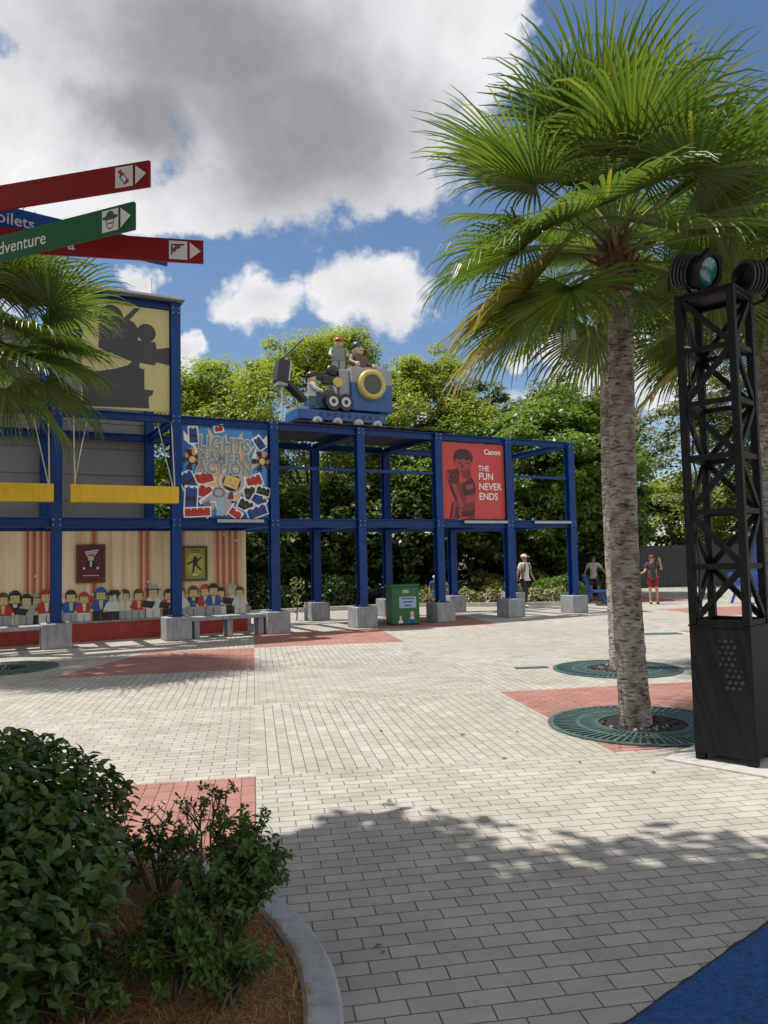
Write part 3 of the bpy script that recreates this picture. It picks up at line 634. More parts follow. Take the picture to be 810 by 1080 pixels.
t = MB(); t.box((0, 0, .42), (.5, .2, .2), TK, None, .01); t.box((-.4, 0, .5), (.4, .16, .14), TK); t.ball((.05, 0, .68), (.18, .1, .16), TK, 12, 8); t.ball((.28, 0, .62), (.12, .08, .12), TK, 12, 8); t.box((.35, 0, .3), (.3, .06, .06), TK, Matrix.Rotation(R(40), 4, 'Y')); t.build('camera_body', fc)
t = MB(); t.tube([(.14, -.1, .36), (.14, -.17, .36)], .13, TY, 16); t.build('lens', fc)
t = MB()
for sx in (-1, 1): t.tube([(0, 0, .32), (sx*.15, 0, 0)], .03, TG, 6)
t.tube([(0, 0, .32), (0, .15, 0)], .03, TG, 6); t.build('tripod', fc)
sp = thing('toy_spotlight', 'black toy spotlight with open flaps on a thin white pole on the frame', 'spotlight', fw(2.62, .25, 4.96), FR)
t = MB(); t.tube([(0, 0, 0), (0, 0, .95)], .03, TW, 8); t.tube([(0, 0, 0), (0, 0, .05)], .12, TD, 12); t.build('pole', sp)
t = MB(); t.box((0, 0, 1.28), (.3, .34, .56), TK, Matrix.Rotation(R(8), 4, 'Y'), .03); t.box((.16, 0, 1.3), (.04, .3, .5), TW, Matrix.Rotation(R(8), 4, 'Y')); t.box((-.03, 0, .98), (.26, .3, .1), TG); t.build('lamp_housing', sp)
t = MB(); t.beam((.0, 0, 1.6), (.52, 0, 2.12), .32, .04, TD); t.build('flap', sp)
t = MB(); t.beam((.12, 0, 1.02), (.58, 0, .62), .34, .09, TK); t.build('flap', sp)

# ------------------------------------------------------------------ litter bin
bn = thing('litter_bin', 'green litter bin with a pale blue notice beside a footing under the frame', 'bin', (.42, 19.52, 0), R(16))
GB = mat('green bin paint', (.012, .12, .045), .45, var=.12, stain=.15)
t = MB(); pts = [(-.36, -.26), (.36, -.26), (.36, .30), (-.36, .30)]
t.box((0, .02, .5), (.72, .56, .93), GB, None, .015); t.box((0, .02, .02), (.66, .5, .04), TK); t.build('body', bn)
t = MB(); t.box((0, .02, .985), (.78, .62, .05), GB, None, .015); t.build('lid', bn)
t = MB(); t.box((0, -.262, .84), (.16, .012, .08), mat('gold plate', (.42, .38, .08), .4)); t.build('plate', bn)
t = MB(); t.box((.05, -.262, .57), (.44, .012, .28), ink('notice blue', (.30, .42, .58)))
for i, w in enumerate((.34, .26, .18)): t.inkrect(.05-w/2, .65-.085*i, .05+w/2, .68-.085*i, ink('notice text', (.05, .08, .16)), -.268)
t.build('notice', bn)
for x, h, m_ in ((-.14, .16, PALE), (.16, .26, PALE)):
    t = MB()
    t.ink([(x-h*.4, .06), (x+h*.4, .06), (x, .06+h)], m_, -.2605); t.inkdisc((x, .06+h*.9), h*.22, SK, -.2605, 10); t.inkrect(x-h*.35, .06, x+h*.35, .06+h*.35, INKBLUE if h > .2 else WHITE, -.2605); t.build('figure_print', bn)

# ------------------------------------------------------------------ signpost with finger blades
post_ = thing('signpost', 'finger signpost with red, green and blue direction blades at upper left', 'signpost', (-2.6, 4.6, 0))
t = MB(); t.tube([(0, 0, 0), (0, 0, 4.02)], .055, TD, 16); t.ball((0, 0, 4.04), .075, TD); t.tube([(0, 0, 0), (0, 0, .12)], [.14, .1], TD, 16); t.build('pole', post_)
SR = mat('red sign enamel', (.22, .008, .010), .5, spec=.2, var=.05); SG = mat('green sign enamel', (.004, .085, .03), .5, spec=.2, var=.05); SB = mat('blue sign enamel', (.006, .05, .25), .5, spec=.2, var=.05)
SIGNW = ink('sign white', (.62, .61, .58))
def blade(az, z0, L_, m_, body, tx, icon):
    c = bpy.data.objects.new('blade', None)
    b_ = MB(); b_.box((L_/2+.03, 0, .0775), (L_-.06, .022, .153), m_, None, .003); o = b_.build('blade', post_, (0, 0, z0), R(90-az))
    if body: text('lettering', body, .105, SIGNW, o, tx, .07, -.0135, 'RIGHT', bold=.008)
    q = MB(); y = -.011; x1 = L_-.012
    q.ink([(x1-.075, .022), (x1-.005, .078), (x1-.075, .134)], SIGNW, y); q.inkrect(x1-.205, .016, x1-.09, .138, SIGNW, y)
    icon(q, x1-.1475, .077, y); q.build('arrow_print', o); return o
def ic_bottle(q, x, z, y):
    q.inkrect(x-.018, z-.045, x+.018, z+.02, CHAR, y, 35); q.inkrect(x-.012, z-.035, x+.012, z+.01, SIGNW, y, 35); q.inkrect(x-.035, z+.012, x-.012, z+.045, RED, y, 35); q.inkrect(x+.005, z-.03, x+.028, z-.018, RED, y, 35)
def ic_hat(q, x, z, y):
    q.inkdisc((x, z-.005), (.03, .045), CHAR, y, 14); q.inkdisc((x, z-.008), (.024, .034), SIGNW, y, 14); q.inkdisc((x, z+.018), (.056, .014), CHAR, y, 16); q.inkdisc((x, z+.02), (.03, .034), CHAR, y, 12, 0, 180); q.inkrect(x-.02, z-.02, x+.02, z-.012, CHAR, y)
def ic_steps(q, x, z, y):
    q.ink([(x-.045, z+.038), (x+.045, z+.045), (x-.045, z-.035)], CHAR, y)
    for i in range(3):
        for j in range(3-i): q.inkrect(x-.036+.024*j, z+.016-.022*i, x-.02+.024*j, z+.030-.022*i, RED if (i+j) % 2 else SIGNW, y)
def ic_none(q, x, z, y): q.inkdisc((x, z), .03, CHAR, y)
blade(104.5, 3.80, 1.35, SR, None, 0, ic_bottle)
blade(113.3, 3.455, 1.405, SG, 'Adventure', .775, ic_hat)
blade(77.6, 3.605, 1.49, SR, 'a', .70, ic_steps)
blade(52, 3.80, 1.36, SB, 'Toilets', .46, ic_none)

# ------------------------------------------------------------------ black lighting tower
ang = math.atan2(-.30, .32)
tw = thing('lighting_tower', 'black steel truss tower on a tall black box base at the right edge', 'tower', (2.76, 6.235, .016), R(-43.2))
h = .235; Z0, Z1 = 1.06, 3.72
t = MB(); t.box((0, 0, .55), (2*h, 2*h, 1.0), BLACK, None, .008)
for sx in (-1, 1):
    for sy in (-1, 1): t.box((sx*(h-.04), sy*(h-.04), .025), (.07, .07, .05), BLACK)
t.box((0, 0, 1.052), (2*h+.01, 2*h+.01, .012), BLACK); t.build('base_box', tw)
t = MB()
for i in range(4):                                     # vent of round holes on the front
    for j in range(9):
        if (i < 3 and j > 3) or (i > 0 and j < 4): t.tube([(.0+.045*i+.022*(j % 2), -h-.001, .58+.045*j), (.0+.045*i+.022*(j % 2), -h-.004, .58+.045*j)], .011+.006*random.random(), mat('grey vent hole', (.022, .022, .021), .8), 10)
t.build('vent', tw)
for sx in (-1, 1):
    for sy in (-1, 1): t = MB(); t.box((sx*(h-.03), sy*(h-.03), (Z0+Z1)/2), (.058, .058, Z1-Z0), BLACK, None, .005); t.build('leg', tw)
NL = 6; dz = (Z1-Z0-.03)/NL
for f_ in range(4):
    Q = Matrix.Rotation(R(90*f_), 4, 'Z'); e = h-.06; y = -(h-.03)
    for i in range(NL+1):
        z = Z0+.02+dz*i; t = MB(); t.beam(Q @ Vector((-e, y, z)), Q @ Vector((e, y, z)), .038, .042, BLACK); t.build('brace', tw)
        if i < NL:
            sg = 1 if (i+f_) % 2 == 0 else -1
            t = MB(); t.beam(Q @ Vector((-sg*e, y-.004, z+.03)), Q @ Vector((sg*e, y-.004, z+dz-.03)), .03, .045, BLACK); t.build('brace', tw)
t = MB(); t.tube([(-h+.075+.012*math.sin(k*1.9), -h+.075+.01*math.cos(k*2.3), Z0+k*(Z1-Z0)/24) for k in range(25)], .009, TK, 6)
for k in range(1, 6): t.box((-h+.05, -h+.055, Z0+k*.45), (.075, .075, .018), METAL)
t.build('cable', tw)
t = MB(); t.box((0, 0, Z1+.012), (2*h, 2*h, .02), BLACK); t.build('top_plate', tw)
def par_lamp(name, label, loc, target):
    d = (Vector(target)-Vector(loc)).normalized(); o = thing(name, label, 'stage lamp', loc, 0, 'black stage lamps on the tower')
    Q = d.to_track_quat('Y', 'Z').to_matrix().to_4x4()
    def P(x, y, z): return Q @ Vector((x, y, z))
    t = MB(); t.tube([P(0, -.20, 0), P(0, -.19, 0), P(0, -.12, 0), P(0, .06, 0), P(0, .075, 0), P(0, .10, 0)], [.05, .09, .125, .13, .15, .15], BLACK, 24)
    for k in range(5): t.tube([P(0, -.14+.035*k, 0), P(0, -.128+.035*k, 0)], .142, TD, 24)
    t.build('housing', o)
    t = MB(); vs = []
    for y in (.10, .14):
        for k in range(6): vs.append(P(.185*math.cos(R(60*k+10)), y, .185*math.sin(R(60*k+10))))
    for k in range(24): vs.append(P(.125*math.cos(R(15*k+10)), .14, .125*math.sin(R(15*k+10))))
    fs = [(k, (k+1) % 6, 6+(k+1) % 6, 6+k) for k in range(6)]+[[0, 5, 4, 3, 2, 1]]
    for k in range(6): fs.append([6+k, 6+(k+1) % 6]+[12+(4*(k+1)-j) % 24 for j in range(5)])
    t.add(vs, fs, BLACK); t.build('front_frame', o)
    t = MB(); t.ball(P(0, .115, 0), (.125, .03, .125), mat('teal lamp glass', (.03, .16, .17), .08, var=.6, scale=14, spec=1), 24, 12, Q.to_3x3().to_4x4()); t.build('lens', o)
    t = MB(); t.tube([P(-.17, 0, 0), P(-.17, 0, 0)+Vector((0, 0, -.12)), P(-.06, 0, 0)+Vector((0, 0, -.215)), P(.06, 0, 0)+Vector((0, 0, -.215)), P(.17, 0, 0)+Vector((0, 0, -.12)), P(.17, 0, 0)], .014, BLACK, 6)
    t.build('yoke', o)
    t = MB(); t.tube([P(0, -.2, 0), P(0, -.26, 0)+Vector((0, 0, -.06)), P(.1, -.2, 0)+Vector((0, 0, -.2))], .01, TK, 6); t.build('cable', o)
    return o
lamp_dir = Vector((.5, -.72, -.30))
l0 = Vector((2.62, 6.24, 3.975)); par_lamp('stage_lamp', 'black stage lamp with teal glass aiming forward on the tower top', l0, l0+lamp_dir)
l1 = Vector((3.19, 6.34, 3.95)); par_lamp('stage_lamp', 'black stage lamp on the tower top seen side on at the photo edge', l1, l1+Vector((.9, .2, .05)))

# ------------------------------------------------------------------ tree grates
GRT = mat('green cast iron', (.07, .125, .115), .55, .2, var=.3, scale=10, bump=.1)
PIT = mat('dark soil', (.035, .03, .025), .95, var=.4, scale=20, bump=.4, bscale=60)
def grate(label, x, y, r=.9):
    o = thing('tree_grate', label, 'tree grate', (x, y, 0), 0, 'round green tree grates'); n = 72
    t = MB(); ring = [(r, r-.05), (r*.70, r*.66), (r*.5, r*.46)]
    z = .016
    for ro, ri in ring:
        vs = []
        for k in range(n):
            c, s_ = math.cos(2*math.pi*k/n), math.sin(2*math.pi*k/n); vs += [(ro*c, ro*s_, .005), (ro*c, ro*s_, z), (ri*c, ri*s_, z), (ri*c, ri*s_, .005)]
        t.add(vs, [(4*k+i, 4*((k+1) % n)+i, 4*((k+1) % n)+i+1, 4*k+i+1) for k in range(n) for i in range(3)], GRT)
    for k in range(n):
        a_ = 2*math.pi*k/n; c, s_ = math.cos(a_), math.sin(a_)
        t.beam((r*.47*c, r*.47*s_, .0095), (r*.97*c, r*.97*s_, .0095), .030 if k % 2 else .022, .011, GRT)
    t.build('iron_ring', o)
    t = MB(); n2 = 48; t.add([(r*1.0*math.cos(2*math.pi*k/n2), r*1.0*math.sin(2*math.pi*k/n2), .004) for k in range(n2)], [list(range(n2))], PIT)
    for k in range(60):
        a_ = random.random()*6.28; q = random.random()**.5*r*.42; t.ball((q*math.cos(a_), q*math.sin(a_), .008), random.uniform(.01, .025), PIT if k % 3 else CONC, 6, 4)
    t.build('planting_pit', o); return o
grate('green iron grate with radial slots round the nearest palm', 2.46, 7.56)
grate('green iron grate round the second palm farther back', 3.3, 11.2)
grate('green iron grate by the red paving at the left edge', -6.35, 12.7)
grate('green iron grate round the palm hidden behind the tower', 4.85, 9.6)
dr = MB()
dr.box((2.13, 11.5, .006), (.5, .16, .008), GRT, Matrix.Rotation(R(5), 4, 'Z')); tag(dr.build('drain_cover'), 'small dark drain cover left of the second palm grate', 'drain cover', 'small drain covers in the paving')
dr = MB(); dr.box((5.64, 15.9, .006), (.75, .35, .008), GRT); tag(dr.build('drain_cover'), 'small dark drain cover in sunlit paving beyond the palms', 'drain cover', 'small drain covers in the paving')

# ------------------------------------------------------------------ palms
TRUNK = bpy.data.materials.new('palm bark'); TRUNK.use_nodes = True
def bark():
    nt = TRUNK.node_tree; N = nt.nodes; L = nt.links; b = N['Principled BSDF']; b.inputs['Roughness'].default_value = .9
    tc = N.new('ShaderNodeTexCoord')
    mp = N.new('ShaderNodeMapping'); mp.inputs['Scale'].default_value = (11, 11, 42); L.new(tc.outputs['Object'], mp.inputs[0])
    n = N.new('ShaderNodeTexNoise'); n.inputs['Scale'].default_value = 1.2; n.inputs['Detail'].default_value = 5; n.inputs['Roughness'].default_value = .6; L.new(mp.outputs[0], n.inputs[0])
    r = N.new('ShaderNodeValToRGB'); e = r.color_ramp.elements; e[0].position = .37; e[0].color = (.05, .038, .03, 1); e[1].position = .45; e[1].color = (.30, .275, .235, 1); q = e.new(.7); q.color = (.46, .43, .38, 1)
    L.new(n.outputs['Fac'], r.inputs[0])
    n2 = N.new('ShaderNodeTexNoise'); n2.inputs['Scale'].default_value = 7; n2.inputs['Detail'].default_value = 6; L.new(tc.outputs['Object'], n2.inputs[0])
    r2 = N.new('ShaderNodeValToRGB'); r2.color_ramp.elements[0].position = .38; r2.color_ramp.elements[0].color = (.42, .34, .27, 1); r2.color_ramp.elements[1].position = .55; r2.color_ramp.elements[1].color = (1, 1, 1, 1); L.new(n2.outputs['Fac'], r2.inputs[0])
    mx = N.new('ShaderNodeMix'); mx.data_type = 'RGBA'; mx.blend_type = 'MULTIPLY'; mx.inputs[0].default_value = .85; L.new(r.outputs[0], mx.inputs[6]); L.new(r2.outputs[0], mx.inputs[7]); L.new(mx.outputs[2], b.inputs['Base Color'])
    bp = N.new('ShaderNodeBump'); bp.inputs['Strength'].default_value = .9; bp.inputs['Distance'].default_value = .03; L.new(n.outputs['Fac'], bp.inputs['Height']); L.new(bp.outputs[0], b.inputs['Normal'])
bark()
FIB = mat('brown leaf base fibre', (.12, .055, .028), .9, var=.5, scale=14, bump=.5, bscale=40)
PALMLEAF = leafmat('palm leaf', (.055, .10, .018), (.13, .18, .032), .38, .36, (.23, .23, .045))
OLDLEAF = leafmat('yellowing palm leaf', (.16, .15, .03), (.30, .24, .07), .40, .5)
PETIOLE = mat('palm leaf stalk', (.13, .17, .035), .5)
def fan_leaf(mb, base, az, elev, pet, blade_l, rnd, leaf_m, droop, sag=1.0):
    d0 = Vector((math.sin(az)*math.cos(elev), math.cos(az)*math.cos(elev), math.sin(elev)))
    pts = []; p = Vector(base); d = d0.copy(); n = 6
    for i in range(n+1):
        pts.append(p.copy()); p = p+d*(pet/n); d = (d+Vector((0, 0, -droop*.055))).normalized()
    mb.tube(pts, [.02-.0018*i for i in range(n+1)], PETIOLE, 5, False)
    tip = pts[-1]; side = d.cross(Vector((0, 0, 1)))
    side = side.normalized() if side.length > .05 else Vector((math.cos(az), -math.sin(az), 0))
    roll = rnd.uniform(-.35, .35); up = side.cross(d).normalized()
    side, up = side*math.cos(roll)+up*math.sin(roll), up*math.cos(roll)-side*math.sin(roll)
    ns = 54; span = R(rnd.uniform(112, 134)); cup = rnd.uniform(.02, .28); brk = rnd.uniform(.5, 1.5)
    for k in range(ns):
        ph = -span+2*span*(k+.5)/ns; pa = (math.cos(ph)); L_ = blade_l*(.78+.22*max(pa, -.3))*rnd.uniform(.86, 1.08)
        sd = (d*math.cos(ph)+side*math.sin(ph)+up*cup*(1-pa*.6)).normalized()
        tang = (side*math.cos(ph)-d*math.sin(ph)).normalized(); nor = sd.cross(tang).normalized()
        if nor.dot(up) < 0: nor = -nor
        dphi = 2*span/ns; stiff = rnd.uniform(.5, 2.1)*droop*brk*sag
        vs = []; pos = tip.copy(); dirv = sd.copy(); fr_ = (0, .20, .40, .56, .72, .88, 1.0); last = 0
        for q, t_ in enumerate(fr_):
            st = (t_-last)*L_; pos = pos+dirv*st; last = t_
            g_ = (0, .0, .05, .26, .55, .75, .8)[q]*stiff*(1.0 if pa > -.2 else 1.25)
            dirv = (dirv+Vector((0, 0, -g_*.55))).normalized()
            w = (.006, .20*L_*dphi*.5, .40*L_*dphi*.5, .39*L_*dphi*.5, .32*L_*dphi*.5, .18*L_*dphi*.5, .003)[q]
            nr = (nor-dirv*nor.dot(dirv)); nr = nr.normalized() if nr.length > 1e-3 else up
            ta = dirv.cross(nr)
            vs += [pos-ta*w, pos-nr*(w*.75), pos+ta*w]
        fs = [f for q in range(len(fr_)-1) for f in ((3*q, 3*q+1, 3*q+4, 3*q+3), (3*q+1, 3*q+2, 3*q+5, 3*q+4))]
        mb.add(vs, fs, leaf_m)
def palm(label, x, y, ht, r0, seed, nl=30, blade_l=1.2, pet=1.05, lean=(0, 0), extra=(), sag=1.0, lowest=104):
    rnd = random.Random(seed); o = thing('palm_tree', label, 'palm tree', (x, y, 0), 0, 'fan palms in the square')
    n = 60; t = MB(); pts = []; rad = []
    for i in range(n+1):
        f = i/n; pts.append((lean[0]*f+.03*math.sin(f*5+seed), lean[1]*f, f*ht)); rad.append(r0*(1-.20*f)+.05*r0*math.exp(-f*18)+.004*math.sin(i*2.6)+rnd.uniform(-.003, .003))
    t.tube(pts, rad, TRUNK, 20); t.build('trunk', o); top = Vector(pts[-1])
    t = MB(); t.tube([top+Vector((0, 0, -.12)), top+Vector((0, 0, .0)), top+Vector((0, 0, .2)), top+Vector((0, 0, .45)), top+Vector((0, 0, .62))], [r0*.82, r0*1.12, r0*.92, r0*.72, r0*.3], FIB, 14)
    for k in range(34):
        a_ = k*2.4; z = rnd.uniform(-.05, .45); e_ = rnd.uniform(.2, .9); b0 = top+Vector((math.cos(a_)*r0*.7, math.sin(a_)*r0*.7, z)); t.tube([b0, b0+Vector((math.cos(a_)*.10*e_, math.sin(a_)*.10*e_, .1)), b0+Vector((math.cos(a_)*.3*e_, math.sin(a_)*.3*e_, .22))], [.035, .025, .008], FIB, 5)
    t.build('leaf_base', o)
    t = MB()
    for k in range(nl):
        f = (k+.5)/nl; el = R(84-lowest*f**.95+rnd.uniform(-9, 9)); az = k*2.39996+rnd.uniform(-.2, .2)
        fan_leaf(t, top+Vector((0, 0, .55-.35*f)), az, el, pet*rnd.uniform(.85, 1.15)*(.75+.25*min(1, f*3)), blade_l*rnd.uniform(.88, 1.08), rnd, PALMLEAF, .38+.75*f, sag)
    for az, el in extra: fan_leaf(t, top+Vector((0, 0, .15)), az, el, pet*1.05, blade_l, rnd, OLDLEAF, 1.15)
    t.build('crown', o); return o
palm('nearest tall fan palm with a pale ringed trunk in a green grate', 2.39, 7.56, 4.36, .148, 3, 36, 1.20, 1.02, (-.02, 0), ((R(-80), R(-18)), (R(-110), R(-8))), 1.2)
palm('second fan palm half hidden behind the trunk of the nearest palm', 3.33, 11.2, 5.1, .155, 8, 22, 1.0, .9, (.06, 0), ((R(60), R(-20)), (R(140), R(-15))))
palm('fan palm behind the black lighting tower at the right edge', 4.85, 9.6, 4.5, .16, 15, 34, 1.2, 1.05, (0, 0), ((R(-60), R(-20)),))
palm('fan palm at the left edge drooping in front of the yellow board', -6.72, 12.6, 5.0, .17, 22, 42, 1.36, 1.15, (.05, 0), (), 1.5, 112)

# ------------------------------------------------------------------ broadleaf trees
BARK = mat('tree bark', (.10, .08, .06), .9, var=.4, scale=8, bump=.5, bscale=20)
def unit(v): return v/np.maximum(np.linalg.norm(v, axis=1, keepdims=True), 1e-6)
def leaf_cards(P, Nn, size, rg, aspect=.5, fold=.18):
    n = len(P); r_ = unit(rg.normal(size=(n, 3))); t = unit(np.cross(Nn, r_)); b = np.cross(Nn, t)
    s_ = size*rg.uniform(.65, 1.35, (n, 1)); w = s_*aspect
    V = np.empty((n, 4, 3)); V[:, 0] = P-t*s_*.5; V[:, 1] = P+b*w*.5+Nn*w*fold; V[:, 2] = P+t*s_*.5-Nn*s_*.12; V[:, 3] = P-b*w*.5+Nn*w*fold
    return V.reshape(-1, 3), np.arange(4*n).reshape(n, 4)
def crown_points(c, r, nclump, nleaf, cr, rg, low=-.75, core=.35):
    d = unit(rg.normal(size=(nclump, 3))); d[:, 2] = np.where(d[:, 2] < low, -d[:, 2], d[:, 2])
    rad = rg.uniform(core, 1, (nclump, 1))**.45
    lump = 1+.16*np.sin(d[:, :1]*5+c[0])*np.cos(d[:, 1:2]*4+c[1])+.10*np.sin(d[:, 2:3]*7+c[0]*2)
    C_ = np.array(c)+d*rad*lump*np.array(r); P = []; Q = []
    for k in range(nclump):
        e = unit(rg.normal(size=(nleaf, 3))); R_ = cr*rg.uniform(.6, 1.35); q = rg.uniform(.2, 1, (nleaf, 1))**.5
        P.append(C_[k]+e*q*R_*np.array([1, 1, .62])); Q.append(unit(e*.4+np.array([-.25, -.1, .95])+d[k]*.2+rg.normal(size=(nleaf, 3))*.36))
    return np.vstack(P), np.vstack(Q), C_
def tree(name, label, x, y, top, rx, rz, m_, seed, nclump=170, nleaf=85, leaf=.24, cr=.62, tr=.16, group='trees behind the frame', cat='tree', limbs=7, ry=None, asp=.5, core=.5, off=(0, 0)):
    rg = np.random.default_rng(seed); o = thing(name, label, cat, (x, y, 0), 0, group)
    c = (off[0], off[1], top-rz); P, Q, C_ = crown_points(c, (rx, ry or rx, rz), nclump, nleaf, cr, rg, core=core)
    keep = P[:, 2] > .15; P = P[keep]; Q = Q[keep]
    V, F = leaf_cards(P, Q, leaf, rg, asp); npmesh('crown', V, F, m_, o)
    t = MB(); hz = max(.5, c[2]-rz*.55); bend = rg.normal(size=2)*.15
    t.tube([(0, 0, -.02), (bend[0]*.5, bend[1]*.5, hz*.5), (bend[0]+c[0]*.4, bend[1]+c[1]*.4, hz), (c[0]*.8, c[1]*.8, c[2])], [tr*1.25, tr, tr*.8, tr*.35], BARK, 10)
    for k in range(limbs):
        e = C_[rg.integers(len(C_))]; h0 = hz*rg.uniform(.75, 1.0); m2 = ((bend[0]+e[0])*.45, (bend[1]+e[1])*.45, h0+(e[2]-h0)*.6)
        t.tube([(bend[0]*.8, bend[1]*.8, h0), m2, tuple(e)], [tr*.5, tr*.3, tr*.08], BARK, 7)
    t.build('trunk', o); return o
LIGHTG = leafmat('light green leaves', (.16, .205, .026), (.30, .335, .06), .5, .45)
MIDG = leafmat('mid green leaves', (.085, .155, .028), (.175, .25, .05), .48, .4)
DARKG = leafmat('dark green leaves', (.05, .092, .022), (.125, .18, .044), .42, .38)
GREYG = leafmat('grey green leaves', (.09, .125, .06), (.24, .27, .16), .25, .35)
OLIVE = leafmat('olive leaves', (.08, .10, .03), (.17, .19, .07), .40, .5)
tree('broadleaf_tree', 'tallest light green tree rising right behind the toy sculpture', -2.9, 32, 11.1, 4.3, 4.6, LIGHTG, 1, 480, 170, .155, .66, asp=.42)
tree('broadleaf_tree', 'light green tree just right of the tall yellow board', -7.4, 31.5, 9.7, 3.4, 3.9, LIGHTG, 2, 340, 160, .155, .62)
tree('broadleaf_tree', 'light green tree behind the yellow lens of the sculpture', 1.5, 33, 10.3, 3.4, 4.2, LIGHTG, 3, 340, 160, .155, .62)
tree('broadleaf_tree', 'light green tree hidden mostly behind the clad building', -11.5, 33, 9.4, 3.2, 3.6, LIGHTG, 4, 150, 90, .26, .65)
tree('broadleaf_tree', 'dark tree with pale grey green leaf clusters above the red banner', 4.3, 36, 9.6, 3.0, 3.7, GREYG, 5, 150, 95, .30, .55, asp=.6)
tree('broadleaf_tree', 'big dense mid green tree behind the right end of the frame', 6.5, 30.5, 7.9, 3.6, 3.4, MIDG, 6, 400, 150, .185, .58)
tree('broadleaf_tree', 'mid green tree leaning out beside the last blue post', 8.6, 31.5, 7.1, 2.3, 2.9, MIDG, 7, 230, 140, .185, .52)
tree('broadleaf_tree', 'mid green tree between the banner and the toy sculpture', 2.2, 31, 7.0, 2.9, 2.9, MIDG, 8, 290, 140, .185, .58)
tree('broadleaf_tree', 'distant pale green tree top left of the palm trunks', 9.3, 44, 11.6, 3.6, 4.6, OLIVE, 9, 170, 90, .32, .75)
tree('broadleaf_tree', 'distant olive tree top just left of the palm trunks', 13.2, 46, 11.2, 3.0, 4.2, OLIVE, 10, 130, 80, .32, .7)
tree('broadleaf_tree', 'sparse olive tree seen between palm trunk and lighting tower', 15.2, 36, 10.6, 2.7, 3.9, OLIVE, 11, 110, 70, .24, .6, .09, core=.2)
tree('broadleaf_tree', 'sparse olive tree seen through the lighting tower', 18.6, 37, 10.9, 3.2, 4.2, OLIVE, 12, 130, 75, .26, .6, .09, core=.2)
tree('broadleaf_tree', 'low bright green tree above the dark fence', 15.8, 42.5, 5.8, 3.6, 2.3, LIGHTG, 13, 140, 80, .26, .6)
tree('broadleaf_tree', 'low bright green tree above the fence behind the tower', 21.5, 42.5, 6.4, 3.6, 2.6, LIGHTG, 14, 140, 80, .26, .6)
tree('broadleaf_tree', 'dense green bushes closing the gap above the far fence', 18.6, 46, 5.5, 8.5, 2.7, MIDG, 17, 200, 80, .3, .8, ry=2)
tree('broadleaf_tree', 'olive tree standing at the far right edge', 23.5, 40, 10.5, 3.6, 4.4, OLIVE, 16, 140, 80, .28, .7)
tree('broadleaf_tree', 'bright bushy tree rising over the fence left of the palm', 11.3, 39.8, 4.8, 2.0, 1.9, LIGHTG, 15, 90, 70, .24, .5)
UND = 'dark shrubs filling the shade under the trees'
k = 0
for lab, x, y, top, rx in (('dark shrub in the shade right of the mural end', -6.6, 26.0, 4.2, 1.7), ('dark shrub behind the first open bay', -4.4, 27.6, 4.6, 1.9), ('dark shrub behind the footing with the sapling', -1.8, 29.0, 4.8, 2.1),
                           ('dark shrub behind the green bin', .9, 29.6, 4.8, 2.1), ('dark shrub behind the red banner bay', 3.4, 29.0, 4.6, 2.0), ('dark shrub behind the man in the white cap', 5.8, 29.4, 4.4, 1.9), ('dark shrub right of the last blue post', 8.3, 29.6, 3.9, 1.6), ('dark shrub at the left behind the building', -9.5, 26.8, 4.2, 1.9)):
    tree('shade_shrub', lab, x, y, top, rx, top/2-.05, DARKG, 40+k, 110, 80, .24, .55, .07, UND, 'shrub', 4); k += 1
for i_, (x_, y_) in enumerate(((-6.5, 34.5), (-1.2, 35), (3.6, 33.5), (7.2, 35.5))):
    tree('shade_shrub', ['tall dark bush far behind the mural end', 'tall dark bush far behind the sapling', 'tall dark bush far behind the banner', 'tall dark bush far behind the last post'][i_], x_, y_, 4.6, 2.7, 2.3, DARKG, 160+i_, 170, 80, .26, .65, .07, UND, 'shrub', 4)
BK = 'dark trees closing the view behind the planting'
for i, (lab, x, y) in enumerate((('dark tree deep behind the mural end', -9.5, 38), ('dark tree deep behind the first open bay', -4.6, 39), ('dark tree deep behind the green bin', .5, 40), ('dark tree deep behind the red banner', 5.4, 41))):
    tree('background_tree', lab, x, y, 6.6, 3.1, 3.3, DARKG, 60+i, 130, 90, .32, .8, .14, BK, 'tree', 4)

# ------------------------------------------------------------------ planting bed with clipped and variegated shrubs
bed = MB()
bedpts = [(-14, 22.5), (-6.9, 23.6), (-2.2, 25.4), (.9, 26.6), (3.2, 25.9), (5.9, 25.3), (6.6, 27.0), (7.6, 30.5), (9.0, 35.5), (9, 70), (-14, 70)]
bed.add([(x, y, .05) for x, y in bedpts], [list(range(len(bedpts)))], mat('planting soil', (.045, .035, .024), .95, var=.4, scale=3, bump=.5, bscale=20)); tag(bed.build('planting_bed'), kind='structure')
kb = MB()
for a, b_ in zip(bedpts[:8], bedpts[1:9]): kb.beam(a+(.06,), b_+(.06,), .16, .15, mat('pale kerb concrete', (.46, .45, .42), .85, var=.15, bump=.15))
tag(kb.build('kerb'), kind='structure')
VARI = leafmat('variegated leaves', (.10, .12, .05), (.40, .37, .20), .25, .45); HEDG = leafmat('clipped hedge leaves', (.03, .065, .014), (.07, .125, .028), .3, .4)
